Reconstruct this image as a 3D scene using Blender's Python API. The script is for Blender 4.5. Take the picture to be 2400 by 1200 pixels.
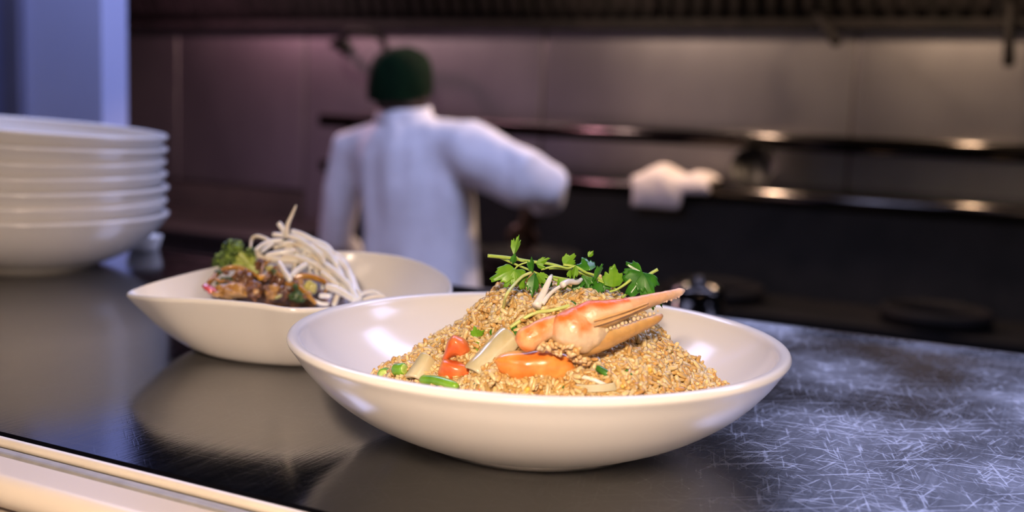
import bpy, bmesh, math, random
from math import pi, sin, cos, sqrt, radians
from mathutils import Vector, Matrix, noise

for o in list(bpy.data.objects):
    bpy.data.objects.remove(o, do_unlink=True)
SC = bpy.context.scene
COL = SC.collection
random.seed(7)
V = Vector

# ------------------------------------------------------------------ camera
CT = 1.28                       # height of the pass counter top above the floor
CZ = CT + 0.1763                # camera height
FPX, IW, IH = 2508.0, 2400.0, 1200.0
PITCH, ROLL = radians(7.6), radians(2.28)
_f = V((0, cos(PITCH), -sin(PITCH))); _u = V((0, sin(PITCH), cos(PITCH))); _x = V((1, 0, 0))
CX = cos(ROLL) * _x + sin(ROLL) * _u
CU = -sin(ROLL) * _x + cos(ROLL) * _u
CO = V((0, 0, CZ))
cam_d = bpy.data.cameras.new('camera')
cam = bpy.data.objects.new('camera', cam_d)
COL.objects.link(cam)
m = Matrix((CX, CU, -_f)).transposed().to_4x4()
m.translation = CO
cam.matrix_world = m
cam_d.sensor_width = 36.0
cam_d.lens = 36.0 * FPX / IW
cam_d.clip_start = 0.02
cam_d.dof.use_dof = True
cam_d.dof.focus_distance = 0.565
cam_d.dof.aperture_fstop = 4.9
SC.camera = cam

# ------------------------------------------------------------------ world, exposure, light
SC.view_settings.view_transform = 'Standard'
SC.view_settings.look = 'None'
SC.view_settings.gamma = 1.0
SC.view_settings.use_curve_mapping = False
SC.view_settings.exposure = 0.0
world = bpy.data.worlds.new('world'); SC.world = world
world.use_nodes = True
world.node_tree.nodes['Background'].inputs[0].default_value = (0.5, 0.5, 0.6, 1)
world.node_tree.nodes['Background'].inputs[1].default_value = 0.004


def area(name, loc, target, size, power, color, size_y=None):
    d = bpy.data.lights.new(name, 'AREA')
    d.shape = 'RECTANGLE'; d.size = size; d.size_y = size_y or size
    d.energy = power; d.color = color
    o = bpy.data.objects.new(name, d); COL.objects.link(o)
    o.location = loc
    dv = V(target) - V(loc)
    o.rotation_euler = dv.to_track_quat('-Z', 'Y').to_euler()
    return o

WARM = (1.0, 0.76, 0.57)
COOL = (0.50, 0.56, 1.0)
DINING = [(-0.9, -0.9, 2.72), (0.8, -0.9, 2.72)]       # warm ceiling lamps on the guests' side of the pass
KITCHEN = [(-0.66, 1.85, 2.72), (0.75, 1.75, 2.72), (2.1, 1.1, 2.72)]   # cool ceiling panels over the kitchen aisle
HEAT = [(-0.08, -0.36, 1.71, 1.0)]   # warm pendant lamp on the guests' side of the pass, with relative power
P_DINING, P_KITCHEN, P_HEAT = 3.0, 22.0, 82.0
# hood lamps: photo column of their glow on the wall, colour, relative power
HOODL = [(720, (1.0, 0.45, 0.60), 1.2), (940, (1.0, 0.72, 0.70), 0.6), (1580, (1.0, 0.70, 0.52), 1.1), (2235, (1.0, 0.68, 0.45), 1.2)]
P_HOOD = 36.0

# ------------------------------------------------------------------ helpers


def at(px, py, y):
    """point on the camera ray of a photo pixel at world depth y"""
    d = _f + CX * ((px - IW / 2) / FPX) - CU * ((py - IH / 2) / FPX)
    return CO + d * (y / d.y)


def pm(px, y):
    """size in metres of a length in photo pixels at depth y"""
    return px * y / FPX


def smooth(me, on=True):
    for p in me.polygons:
        p.use_smooth = on


def tag(o, label=None, cat=None, group=None, kind=None):
    if label: o['label'] = label
    if cat: o['category'] = cat
    if group: o['group'] = group
    if kind: o['kind'] = kind
    return o


def wloc(o):
    return o.location + (wloc(o.parent) if o.parent else V((0, 0, 0)))


def obj(name, bm, mat, parent=None, origin=None, sm=True, mods=None):
    """link a bmesh with world coordinates as one mesh object"""
    if bm.verts:
        xs = [v.co for v in bm.verts]
        if origin is None:
            lo = V((min(c.x for c in xs), min(c.y for c in xs), min(c.z for c in xs)))
            hi = V((max(c.x for c in xs), max(c.y for c in xs), max(c.z for c in xs)))
            origin = V(((lo.x + hi.x) / 2, (lo.y + hi.y) / 2, lo.z))
    origin = V(origin)
    bmesh.ops.translate(bm, verts=bm.verts, vec=-origin)
    bmesh.ops.recalc_face_normals(bm, faces=bm.faces)
    me = bpy.data.meshes.new(name)
    bm.to_mesh(me); bm.free()
    mats = mat if isinstance(mat, (list, tuple)) else [mat]
    for m_ in mats:
        me.materials.append(m_)
    smooth(me, sm)
    o = bpy.data.objects.new(name, me)
    COL.objects.link(o)
    if parent:
        o.parent = parent
        o.location = origin - wloc(parent)
    else:
        o.location = origin
    return o


def empty(name, loc, label=None, cat=None, group=None):
    o = bpy.data.objects.new(name, None)
    o.empty_display_size = 0.05
    COL.objects.link(o); o.location = loc
    tag(o, label, cat, group)
    return o


def bev(o, w, seg=2):
    md = o.modifiers.new('bevel', 'BEVEL'); md.width = w; md.segments = seg; md.limit_method = 'ANGLE'
    md.harden_normals = False
    return o


def box(bm, lo, hi, M=None):
    vs = []
    for z in (lo[2], hi[2]):
        for x, y in ((lo[0], lo[1]), (hi[0], lo[1]), (hi[0], hi[1]), (lo[0], hi[1])):
            p = V((x, y, z))
            vs.append(bm.verts.new(M @ p if M else p))
    for f in ((0, 3, 2, 1), (4, 5, 6, 7), (0, 1, 5, 4), (1, 2, 6, 5), (2, 3, 7, 6), (3, 0, 4, 7)):
        bm.faces.new([vs[i] for i in f])
    return vs


def boxobj(name, lo, hi, mat, parent=None, M=None, b=0.0):
    bm = bmesh.new(); box(bm, lo, hi, M)
    o = obj(name, bm, mat, parent, sm=False)
    if b: bev(o, b)
    return o


def tube(bm, pts, rad, seg=8, cap=True, up=None, col=None):
    """swept tube; rad may be numbers or (ra, rb) pairs. Returns rings"""
    pts = [V(p) for p in pts]
    n = len(pts)
    if not isinstance(rad, (list, tuple)): rad = [rad] * n
    rings = []
    t0 = (pts[1] - pts[0]).normalized()
    ref = V(up) if up else (V((0, 0, 1)) if abs(t0.z) < 0.9 else V((0, 1, 0)))
    a = (ref - t0 * ref.dot(t0)).normalized()
    for i in range(n):
        t = (pts[min(i + 1, n - 1)] - pts[max(i - 1, 0)]).normalized()
        a = (a - t * a.dot(t)).normalized()
        b = t.cross(a)
        ra, rb = rad[i] if isinstance(rad[i], (list, tuple)) else (rad[i], rad[i])
        rings.append([bm.verts.new(pts[i] + a * (ra * cos(k * 2 * pi / seg)) + b * (rb * sin(k * 2 * pi / seg))) for k in range(seg)])
    for i in range(n - 1):
        for k in range(seg):
            bm.faces.new((rings[i][k], rings[i][(k + 1) % seg], rings[i + 1][(k + 1) % seg], rings[i + 1][k]))
    if cap:
        bm.faces.new(rings[0][::-1]); bm.faces.new(rings[-1])
    return rings


def spline(pts, n=6, closed=False):
    """Catmull-Rom through points (Vectors or tuples)"""
    P = [V(p) for p in pts]; out = []; N = len(P)
    for i in range(N if closed else N - 1):
        if closed:
            a, b, c, d = P[(i - 1) % N], P[i], P[(i + 1) % N], P[(i + 2) % N]
        else:
            a, b, c, d = P[max(i - 1, 0)], P[i], P[i + 1], P[min(i + 2, N - 1)]
        for k in range(n):
            t = k / n
            out.append(0.5 * ((2 * b) + (c - a) * t + (2 * a - 5 * b + 4 * c - d) * t * t + (3 * b - a - 3 * c + d) * t ** 3))
    if not closed: out.append(P[-1].copy())
    return out


def lathe(bm, prof, seg=64, c=(0, 0, 0), closed=False):
    """revolve (r, z) profile about a vertical axis at c"""
    c = V(c); rings = []
    for r, z in prof:
        if r < 1e-6:
            rings.append([bm.verts.new(c + V((0, 0, z)))])
        else:
            rings.append([bm.verts.new(c + V((r * cos(k * 2 * pi / seg), r * sin(k * 2 * pi / seg), z))) for k in range(seg)])
    idx = list(range(len(rings) - 1))
    pairs = [(i, i + 1) for i in idx] + ([(len(rings) - 1, 0)] if closed else [])
    for i, j in pairs:
        A, B = rings[i], rings[j]
        for k in range(seg):
            k2 = (k + 1) % seg
            if len(A) == 1 and len(B) == 1: continue
            if len(A) == 1: bm.faces.new((A[0], B[k2], B[k]))
            elif len(B) == 1: bm.faces.new((A[k], A[k2], B[0]))
            else: bm.faces.new((A[k], A[k2], B[k2], B[k]))
    return rings


def ico(bm, c, r, sub=2, sc=(1, 1, 1), M=None, nz=0.0, nf=3.0, seed=0.0):
    res = bmesh.ops.create_icosphere(bm, subdivisions=sub, radius=1.0)
    for v in res['verts']:
        d = v.co.copy()
        k = 1.0 + (nz * noise.noise(d * nf + V((seed, seed * 1.7, -seed))) if nz else 0)
        p = V((d.x * sc[0], d.y * sc[1], d.z * sc[2])) * (r * k)
        if M: p = M @ p
        v.co = p + V(c)
    return res['verts']


# ------------------------------------------------------------------ materials


def newmat(name):
    mt = bpy.data.materials.new(name); mt.use_nodes = True
    nt = mt.node_tree
    b = nt.nodes['Principled BSDF']
    return mt, nt, b


def setp(b, **k):
    for n_, v in k.items():
        n_ = n_.replace('_', ' ')
        if n_ in b.inputs: b.inputs[n_].default_value = v


def rgb(c):
    """sRGB 0-255 to linear"""
    def f(x):
        x /= 255.0
        return x / 12.92 if x <= 0.04045 else ((x + 0.055) / 1.055) ** 2.4
    return (f(c[0]), f(c[1]), f(c[2]), 1)


def noisemat(name, c1, c2, scale=30, rough=0.5, metal=0.0, detail=4, lo=0.35, hi=0.65, bump=0.0, bdist=0.001,
             bscale=None, sss=0.0, sssr=(0.005, 0.003, 0.002), spec=0.5, coat=0.0, trans=0.0, stretch=None, third=None, island=False):
    mt, nt, b = newmat(name)
    L = nt.links.new; N = nt.nodes.new
    tc = N('ShaderNodeTexCoord')
    src = tc.outputs['Object']
    if stretch:
        mp = N('ShaderNodeMapping'); mp.inputs['Scale'].default_value = stretch
        L(src, mp.inputs['Vector']); src = mp.outputs['Vector']
    nz = N('ShaderNodeTexNoise'); nz.inputs['Scale'].default_value = scale; nz.inputs['Detail'].default_value = detail
    L(src, nz.inputs['Vector'])
    cr = N('ShaderNodeValToRGB')
    cr.color_ramp.elements[0].position = lo; cr.color_ramp.elements[0].color = c1
    cr.color_ramp.elements[1].position = hi; cr.color_ramp.elements[1].color = c2
    if third:
        e = cr.color_ramp.elements.new(min(0.98, hi + 0.12)); e.color = third
    if island:
        g = N('ShaderNodeNewGeometry')
        mx = N('ShaderNodeMath'); mx.operation = 'MULTIPLY_ADD'
        mx.inputs[1].default_value = 0.62
        sb = N('ShaderNodeMath'); sb.operation = 'MULTIPLY'; sb.inputs[1].default_value = 0.38
        L(nz.outputs['Fac'], sb.inputs[0])
        L(g.outputs['Random Per Island'], mx.inputs[0]); L(sb.outputs[0], mx.inputs[2])
        L(mx.outputs[0], cr.inputs['Fac'])
    else:
        L(nz.outputs['Fac'], cr.inputs['Fac'])
    L(cr.outputs['Color'], b.inputs['Base Color'])
    setp(b, Roughness=rough, Metallic=metal, Specular_IOR_Level=spec, Coat_Weight=coat, Transmission_Weight=trans)
    if coat: setp(b, Coat_Roughness=0.08)
    if sss:
        setp(b, Subsurface_Weight=sss, Subsurface_Scale=1.0, Subsurface_Radius=sssr)
    if bump:
        n2 = N('ShaderNodeTexNoise'); n2.inputs['Scale'].default_value = bscale or scale * 2; n2.inputs['Detail'].default_value = 5
        L(src, n2.inputs['Vector'])
        bp = N('ShaderNodeBump'); bp.inputs['Strength'].default_value = bump; bp.inputs['Distance'].default_value = bdist
        L(n2.outputs['Fac'], bp.inputs['Height']); L(bp.outputs['Normal'], b.inputs['Normal'])
    return mt


def vcolmat(name, rough=0.4, sss=0.0, bump=0.0, bscale=300, bdist=0.0005, nz_amt=0.12, nscale=220, coat=0.0):
    """colour from the mesh's own pigment attribute, broken up with noise"""
    mt, nt, b = newmat(name)
    L = nt.links.new; N = nt.nodes.new
    at_ = N('ShaderNodeAttribute'); at_.attribute_name = 'pigment'
    tc = N('ShaderNodeTexCoord')
    nz = N('ShaderNodeTexNoise'); nz.inputs['Scale'].default_value = nscale; nz.inputs['Detail'].default_value = 5
    L(tc.outputs['Object'], nz.inputs['Vector'])
    hsv = N('ShaderNodeHueSaturation')
    mr = N('ShaderNodeMapRange'); mr.inputs['To Min'].default_value = 1 - nz_amt * 2.5; mr.inputs['To Max'].default_value = 1 + nz_amt * 2.5
    L(nz.outputs['Fac'], mr.inputs['Value']); L(mr.outputs[0], hsv.inputs['Value']); L(at_.outputs['Color'], hsv.inputs['Color'])
    L(hsv.outputs['Color'], b.inputs['Base Color'])
    setp(b, Roughness=rough, Coat_Weight=coat)
    if sss: setp(b, Subsurface_Weight=sss, Subsurface_Scale=1.0, Subsurface_Radius=(0.004, 0.002, 0.001))
    if bump:
        n2 = N('ShaderNodeTexNoise'); n2.inputs['Scale'].default_value = bscale
        L(tc.outputs['Object'], n2.inputs['Vector'])
        bp = N('ShaderNodeBump'); bp.inputs['Strength'].default_value = bump; bp.inputs['Distance'].default_value = bdist
        L(n2.outputs['Fac'], bp.inputs['Height']); L(bp.outputs['Normal'], b.inputs['Normal'])
    return mt


def pigment(o, fn):
    """store a per-vertex colour fn(world co) -> linear rgb"""
    me = o.data
    a = me.color_attributes.new('pigment', 'FLOAT_COLOR', 'POINT')
    w = wloc(o)
    for i, v in enumerate(me.vertices):
        c = fn(v.co + w)
        a.data[i].color = (c[0], c[1], c[2], 1)


CERAMIC = noisemat('white_glazed_ceramic', (0.79, 0.765, 0.735, 1), (0.82, 0.795, 0.765, 1), scale=6, rough=0.16, spec=0.5)
STEEL = noisemat('brushed_wall_steel', (0.30, 0.29, 0.30, 1), (0.42, 0.41, 0.41, 1), scale=2.2, rough=0.36, metal=1.0,
                 bump=0.15, bdist=0.002, bscale=3, stretch=(1, 1, 0.6))
STEEL_BRIGHT = noisemat('polished_steel_edge', (0.62, 0.60, 0.57, 1), (0.72, 0.70, 0.66, 1), scale=60, rough=0.22, metal=1.0)
STEEL_GREY = noisemat('dull_aluminium', (0.34, 0.33, 0.32, 1), (0.44, 0.43, 0.42, 1), scale=90, rough=0.38, metal=1.0)
STEEL_DARK = noisemat('blackened_steel', (0.010, 0.010, 0.010, 1), (0.02, 0.018, 0.017, 1), scale=8, rough=0.5, spec=0.3)
BLACK = noisemat('black_iron', (0.008, 0.008, 0.008, 1), (0.016, 0.014, 0.013, 1), scale=25, rough=0.45, spec=0.3)
SOOT = noisemat('soot_black', (0.003, 0.0028, 0.0026, 1), (0.006, 0.005, 0.005, 1), scale=12, rough=0.7, spec=0.1)
CREAM = noisemat('cream_laminate', (0.60, 0.52, 0.42, 1), (0.66, 0.58, 0.48, 1), scale=15, rough=0.35)
TILE = noisemat('dark_quarry_tile', (0.05, 0.028, 0.02, 1), (0.075, 0.04, 0.03, 1), scale=12, rough=0.5)
PLASTER = noisemat('painted_plaster', (0.30, 0.29, 0.28, 1), (0.34, 0.33, 0.32, 1), scale=5, rough=0.8)
DARKWALL = noisemat('dark_painted_wall', (0.03, 0.028, 0.028, 1), (0.045, 0.042, 0.04, 1), scale=5, rough=0.6)
LAVENDER = noisemat('pale_blue_paint', (0.50, 0.54, 0.82, 1), (0.54, 0.58, 0.86, 1), scale=4, rough=0.45)
LAVENDER_DK = noisemat('slate_blue_paint', (0.13, 0.13, 0.20, 1), (0.15, 0.15, 0.23, 1), scale=4, rough=0.5)


def counter_steel():
    mt, nt, b = newmat('scratched_counter_steel')
    L = nt.links.new; N = nt.nodes.new
    tc = N('ShaderNodeTexCoord')

    def layer(rot, scale, nscale, detail=2):
        mp = N('ShaderNodeMapping'); mp.inputs['Rotation'].default_value = (0, 0, radians(rot))
        m2 = N('ShaderNodeMapping'); m2.inputs['Scale'].default_value = scale
        L(tc.outputs['Object'], mp.inputs['Vector']); L(mp.outputs['Vector'], m2.inputs['Vector'])
        nz = N('ShaderNodeTexNoise'); nz.inputs['Scale'].default_value = nscale; nz.inputs['Detail'].default_value = detail
        L(m2.outputs['Vector'], nz.inputs['Vector'])
        return nz.outputs['Fac']

    def rng(x, a, c, lo=0.0, hi=1.0):
        mr = N('ShaderNodeMapRange'); mr.inputs['From Min'].default_value = a; mr.inputs['From Max'].default_value = c
        mr.inputs['To Min'].default_value = lo; mr.inputs['To Max'].default_value = hi
        L(x, mr.inputs['Value']); return mr.outputs[0]

    def op(a, c, o='ADD'):
        q = N('ShaderNodeMath'); q.operation = o
        for i, x in enumerate((a, c)):
            if isinstance(x, (int, float)): q.inputs[i].default_value = x
            else: L(x, q.inputs[i])
        return q.outputs[0]
    brushed = layer(-63, (0.012, 1, 1), 900, 3)            # fine brushing across the counter
    s1 = rng(layer(20, (0.05, 1, 1), 620), 0.60, 0.70)
    s2 = rng(layer(-48, (0.06, 1, 1), 700), 0.61, 0.71)
    s3 = rng(layer(66, (0.07, 1, 1), 760), 0.61, 0.71)
    s4 = rng(layer(-12, (0.03, 1, 1), 420), 0.63, 0.70)
    s5 = rng(layer(-80, (0.06, 1, 1), 640), 0.61, 0.71)
    # wear: polished by sliding dishes near the front left, scuffed and coloured lighter as glare towards the right-hand end
    wear = layer(0, (1, 1, 1), 9, 3)
    sx = N('ShaderNodeSeparateXYZ'); L(tc.outputs['Object'], sx.inputs[0])
    grad = rng(sx.outputs['X'], 0.02, 0.22)
    worn_glare = op(grad, rng(wear, 0.35, 0.65, 0.35, 1.0), 'MULTIPLY')
    scr = op(op(op(s1, s2), op(s3, s4)), s5)
    scr = op(scr, op(0.10, op(worn_glare, 0.9, 'MULTIPLY')), 'MULTIPLY')
    cl = N('ShaderNodeClamp'); L(scr, cl.inputs[0]); scr = cl.outputs[0]
    rough = op(op(0.05, op(brushed, 0.11, 'MULTIPLY')), op(op(worn_glare, 0.30, 'MULTIPLY'), op(scr, 0.15, 'MULTIPLY')))
    L(rough, b.inputs['Roughness'])
    mix = N('ShaderNodeMix'); mix.data_type = 'RGBA'
    mix.inputs[6].default_value = (0.25, 0.247, 0.25, 1); mix.inputs[7].default_value = (0.62, 0.62, 0.64, 1)
    L(op(op(scr, 0.6, 'MULTIPLY'), op(worn_glare, 0.55, 'MULTIPLY')), mix.inputs[0]); L(mix.outputs[2], b.inputs['Base Color'])  # scratches, plus cool glare painted into the base colour of the scuffed end
    setp(b, Metallic=1.0)
    h = op(op(brushed, 0.6, 'MULTIPLY'), op(scr, -0.8, 'MULTIPLY'))
    bp = N('ShaderNodeBump'); bp.inputs['Strength'].default_value = 0.10; bp.inputs['Distance'].default_value = 0.0005
    L(h, bp.inputs['Height']); L(bp.outputs['Normal'], b.inputs['Normal'])
    return mt

COUNTER = counter_steel()

# ------------------------------------------------------------------ room shell
# The kitchen is laid out square to the pass counter: u along it, v across it (away from the guest), z up
CA = radians(-26.5)
D = V((cos(CA), sin(CA), 0)); NN = V((-sin(CA), cos(CA), 0))
MC = Matrix(((D.x, NN.x, 0, 0), (D.y, NN.y, 0, 0), (0, 0, 1, 0), (0, 0, 0, 1)))   # (u, v, z) -> world
M3 = MC.to_3x3()


def uv(u, v, z=0.0):
    return MC @ V((u, v, z))


def atv(px, py, v):
    """point on the camera ray of a photo pixel at kitchen depth v"""
    d = _f + CX * ((px - IW / 2) / FPX) - CU * ((py - IH / 2) / FPX)
    return CO + d * (v / d.dot(NN))


def uof(px, v, py=300):
    return atv(px, py, v).dot(D)


def extrude(name, pr, u0, u1, mat, parent=None, sm=False):
    """(v, z) profile drawn along the counter direction"""
    bm = bmesh.new()
    A = [bm.verts.new(uv(u0, v, z)) for v, z in pr]; B = [bm.verts.new(uv(u1, v, z)) for v, z in pr]
    for k in range(len(pr)):
        k2 = (k + 1) % len(pr); bm.faces.new((A[k], A[k2], B[k2], B[k]))
    bm.faces.new(A[::-1]); bm.faces.new(B)
    return obj(name, bm, mat, parent, sm=sm)

WV = 3.65           # back wall of the cooking line
RU0, RU1 = -4.6, 2.6


def struct(name, lo, hi, mat):
    return tag(boxobj(name, lo, hi, mat, M=MC), kind='structure')

struct('floor', (RU0, -2.2, -0.05), (RU1, WV + 0.1, 0.0), TILE)
struct('ceiling', (RU0, -2.2, 2.76), (RU1, WV + 0.1, 2.82), PLASTER)
wb = struct('wall_back', (RU0, WV, 0.0), (RU1, WV + 0.1, 2.76), DARKWALL)
struct('wall_left', (RU0 - 0.1, -2.2, 0.0), (RU0, WV, 2.76), DARKWALL)
struct('wall_right', (RU1, -2.2, 0.0), (RU1 + 0.1, WV, 2.76), DARKWALL)
struct('wall_front', (RU0, -2.3, 0.0), (RU1, -2.2, 2.76), PLASTER)
# stainless sheets lining the wall behind the cooking line; joints where the photo shows the seams
us = [-4.0, uof(420, WV), uof(716, WV), uof(1270, WV), uof(1995, WV), uof(2600, WV)]
for i in range(len(us) - 1):
    p = boxobj('steel_panel', (us[i] + 0.004, WV - 0.006, 1.10 if i < 2 else 0.9), (us[i + 1] - 0.004, WV + 0.001, 2.3), STEEL, wb, M=MC)
    bev(p, 0.003)

# partition at the left, painted pale blue; its end face catches the light
VP = 1.65
ue = uof(240, VP)
wp = struct('wall_partition', (RU0, VP, 0.0), (ue, VP + 0.07, 2.76), LAVENDER)
ua, ub = uof(30, VP), uof(66, VP)
tag(boxobj('trim_1', (ua, VP - 0.022, 0.0), (ub, VP - 0.0005, 2.76), LAVENDER_DK, M=MC, b=0.004), kind='structure')
tag(boxobj('trim_2', (ua - 0.5, VP - 0.012, 0.0), (ua - 0.002, VP - 0.0005, 2.76), noisemat('dusty_blue_paint', (0.16, 0.18, 0.36, 1), (0.18, 0.20, 0.39, 1), scale=4, rough=0.5), M=MC, b=0.004), kind='structure')

# ------------------------------------------------------------------ the pass: half wall, counter, ledge
U0, U1 = -1.62, 1.75
tag(boxobj('wall_pass', (U0, 0.42, 0.0), (U1, 0.86, CT - 0.036), DARKWALL, M=MC), kind='structure')
pc = empty('pass_counter', uv(0, 0.65, CT - 0.035), 'long scratched stainless steel counter that the two food bowls stand on', 'counter')
# worktop: flat sheet with a soft drip edge towards the kitchen
pr = [(0.3665, -0.035), (0.3665, -0.002), (0.3685, 0.0), (0.905, 0.0), (0.914, 0.0003), (0.922, 0.0010), (0.930, 0.0016), (0.938, 0.0012), (0.9425, 0.000), (0.944, -0.006), (0.944, -0.035)]
bm = bmesh.new()
A = [bm.verts.new(uv(U0, v, CT + z)) for v, z in pr]; B = [bm.verts.new(uv(U1, v, CT + z)) for v, z in pr]
for k in range(len(pr)):
    k2 = (k + 1) % len(pr); bm.faces.new((A[k], A[k2], B[k2], B[k]))
bm.faces.new(A[::-1]); bm.faces.new(B)
wt = obj('worktop', bm, COUNTER, pc, origin=(0, 0.6, CT - 0.035), sm=False)
bm = bmesh.new()
tube(bm, [uv(U0 + (U1 - U0) * k / 40, 0.3638, CT - 0.0032) for k in range(41)], 0.0028, 12)
obj('edge_bead', bm, noisemat('warm_glint_edge_metal', (0.74, 0.66, 0.55, 1), (0.80, 0.72, 0.61, 1), scale=60, rough=0.5, metal=0.35), pc)  # cream colour paints in the warm highlight along the metal bead
bm = bmesh.new(); box(bm, (U0, 0.3535, CT - 0.03), (U1, 0.3602, CT - 0.0040), MC)
bev(obj('trim_strip', bm, noisemat('grey_trim_strip', (0.26, 0.25, 0.24, 1), (0.32, 0.31, 0.30, 1), scale=90, rough=0.42, metal=0.3), pc, sm=False), 0.0015)


def speckled():
    mt, nt, b = newmat('cream_laminate_spotted')
    L = nt.links.new; N = nt.nodes.new
    tc = N('ShaderNodeTexCoord')
    nz = N('ShaderNodeTexNoise'); nz.inputs['Scale'].default_value = 60; nz.inputs['Detail'].default_value = 3
    L(tc.outputs['Object'], nz.inputs['Vector'])
    cr = N('ShaderNodeValToRGB')
    cr.color_ramp.elements[0].position = 0.73; cr.color_ramp.elements[0].color = (0.60, 0.53, 0.45, 1)
    cr.color_ramp.elements[1].position = 0.76; cr.color_ramp.elements[1].color = (0.25, 0.11, 0.06, 1)
    L(nz.outputs['Fac'], cr.inputs['Fac']); L(cr.outputs['Color'], b.inputs['Base Color'])
    setp(b, Roughness=0.30)
    return mt
le = empty('serving_ledge', uv(0, 0.31, CT - 0.05), 'cream laminate ledge with rounded nose along the steel counter edge', 'ledge')
pr = [(0.3520, -0.045), (0.3520, -0.0055), (0.3510, -0.0045), (0.335, -0.0045)]
for k in range(1, 25):
    a = k * pi / 24
    pr.append((0.335 - 0.008 * sin(a), -0.0045 - 0.008 * (1 - cos(a))))
pr += [(0.347, -0.0205), (0.347, -0.045)]
extrude('ledge_top', [(v, CT + z) for v, z in pr], U0, U1, speckled(), le)
boxobj('apron_panel', (U0, 0.349, CT - 0.30), (U1, 0.361, CT - 0.0455), CREAM, le, M=MC, b=0.002)
boxobj('bracket_rail', (U0, 0.350, CT - 0.32), (U1, 0.43, CT - 0.30), BLACK, le, M=MC)
boxobj('core_rail', (U0, 0.3615, CT - 0.30), (U1, 0.419, CT - 0.036), BLACK, le, M=MC)

# ------------------------------------------------------------------ cooking line
kr = empty('wok_range', uv(0.0, 3.2, 0.0), 'long dark wok range along the back wall in front of the cook', 'stove')
R0, R1 = uof(760, 3.3), 2.4
boxobj('body', (R0, 2.98, 0.12), (R1, 3.63, 0.90), STEEL_DARK, kr, M=MC, b=0.008)
boxobj('range_top', (R0, 2.95, 0.90), (R1, 3.30, 0.93), SOOT, kr, M=MC, b=0.006)
boxobj('riser', (R0, 3.30, 0.90), (R1, 3.63, 1.21), STEEL_DARK, kr, M=MC, b=0.01)
STEEL_SOOT = noisemat('sooty_steel', (0.045, 0.04, 0.036, 1), (0.15, 0.135, 0.12, 1), scale=5, rough=0.15, metal=1.0)
extrude('riser_ledge', [(3.638, 1.212), (3.29, 1.212), (3.276, 1.218), (3.271, 1.232), (3.276, 1.248), (3.29, 1.255), (3.638, 1.255)], R0, R1, STEEL_SOOT, kr, True)
for i in range(5):
    x = R0 + 0.35 + 0.62 * i
    bm = bmesh.new(); lathe(bm, [(0.118, 0.0), (0.142, 0.0), (0.146, 0.048), (0.132, 0.0535), (0.122, 0.030)], 28, uv(x, 3.10, 0.925), closed=True)
    obj('burner_ring', bm, SOOT, kr)
    bm = bmesh.new(); tube(bm, [uv(x, 2.99, 0.80), uv(x, 2.93, 0.80)], [0.026, 0.022], 14)
    obj('knob', bm, BLACK, kr)
for x in (R0 + 0.06, R1 - 0.06):
    for y in (3.02, 3.58):
        bm = bmesh.new(); tube(bm, [uv(x, y, 0), uv(x, y, 0.13)], [0.03, 0.025], 10); obj('leg', bm, BLACK, kr)
pb = empty('prep_cabinet', uv(R0 - 0.8, 3.3, 0), 'low black cabinet left of the stove below the wall panels', 'cabinet')
boxobj('body', (-4.42, 3.0, 0.0), (R0 - 0.02, 3.63, 0.95), STEEL_DARK, pb, M=MC, b=0.006)
boxobj('cabinet_top', (-4.42, 2.97, 0.95), (R0 - 0.02, 3.63, 0.98), BLACK, pb, M=MC, b=0.004)
for i in range(3):
    u0_ = R0 - 0.03 - 0.62 * (i + 1)
    dr = boxobj('door', (u0_ + 0.01, 2.978, 0.12), (u0_ + 0.60, 2.999, 0.93), BLACK, pb, M=MC, b=0.004)
    bm = bmesh.new(); tube(bm, [uv(u0_ + 0.12, 2.965, 0.86), uv(u0_ + 0.48, 2.965, 0.86)], 0.008, 8); obj('handle', bm, STEEL_SOOT, dr)

# high shelf above the riser
sh = empty('wall_shelf', uv(0.6, 3.55, 1.38), 'long dark steel shelf fixed to the wall above the stove', 'shelf')
S0 = uof(748, 3.40)
SHELF = noisemat('sooty_shelf_steel', (0.022, 0.02, 0.018, 1), (0.05, 0.043, 0.038, 1), scale=6, rough=0.13, metal=1.0)
extrude('shelf_board', [(3.638, 1.375), (3.41, 1.375), (3.398, 1.381), (3.394, 1.40), (3.398, 1.42), (3.41, 1.426), (3.638, 1.426)], S0, 2.4, SHELF, sh, True)
for x in (S0 + 0.1, 0.1, 0.9, 1.7, 2.3):
    bm = bmesh.new()
    vs = [bm.verts.new(uv(x + dx, y, z)) for dx in (-0.008, 0.008) for y, z in ((3.64, 1.375), (3.44, 1.375), (3.64, 1.27))]
    bm.faces.new(vs[0:3]); bm.faces.new(vs[3:6][::-1])
    for a, c in ((0, 1), (1, 2), (2, 0)): bm.faces.new((vs[a], vs[c], vs[3 + c], vs[3 + a]))
    obj('bracket', bm, STEEL_DARK, sh, sm=False)

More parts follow.
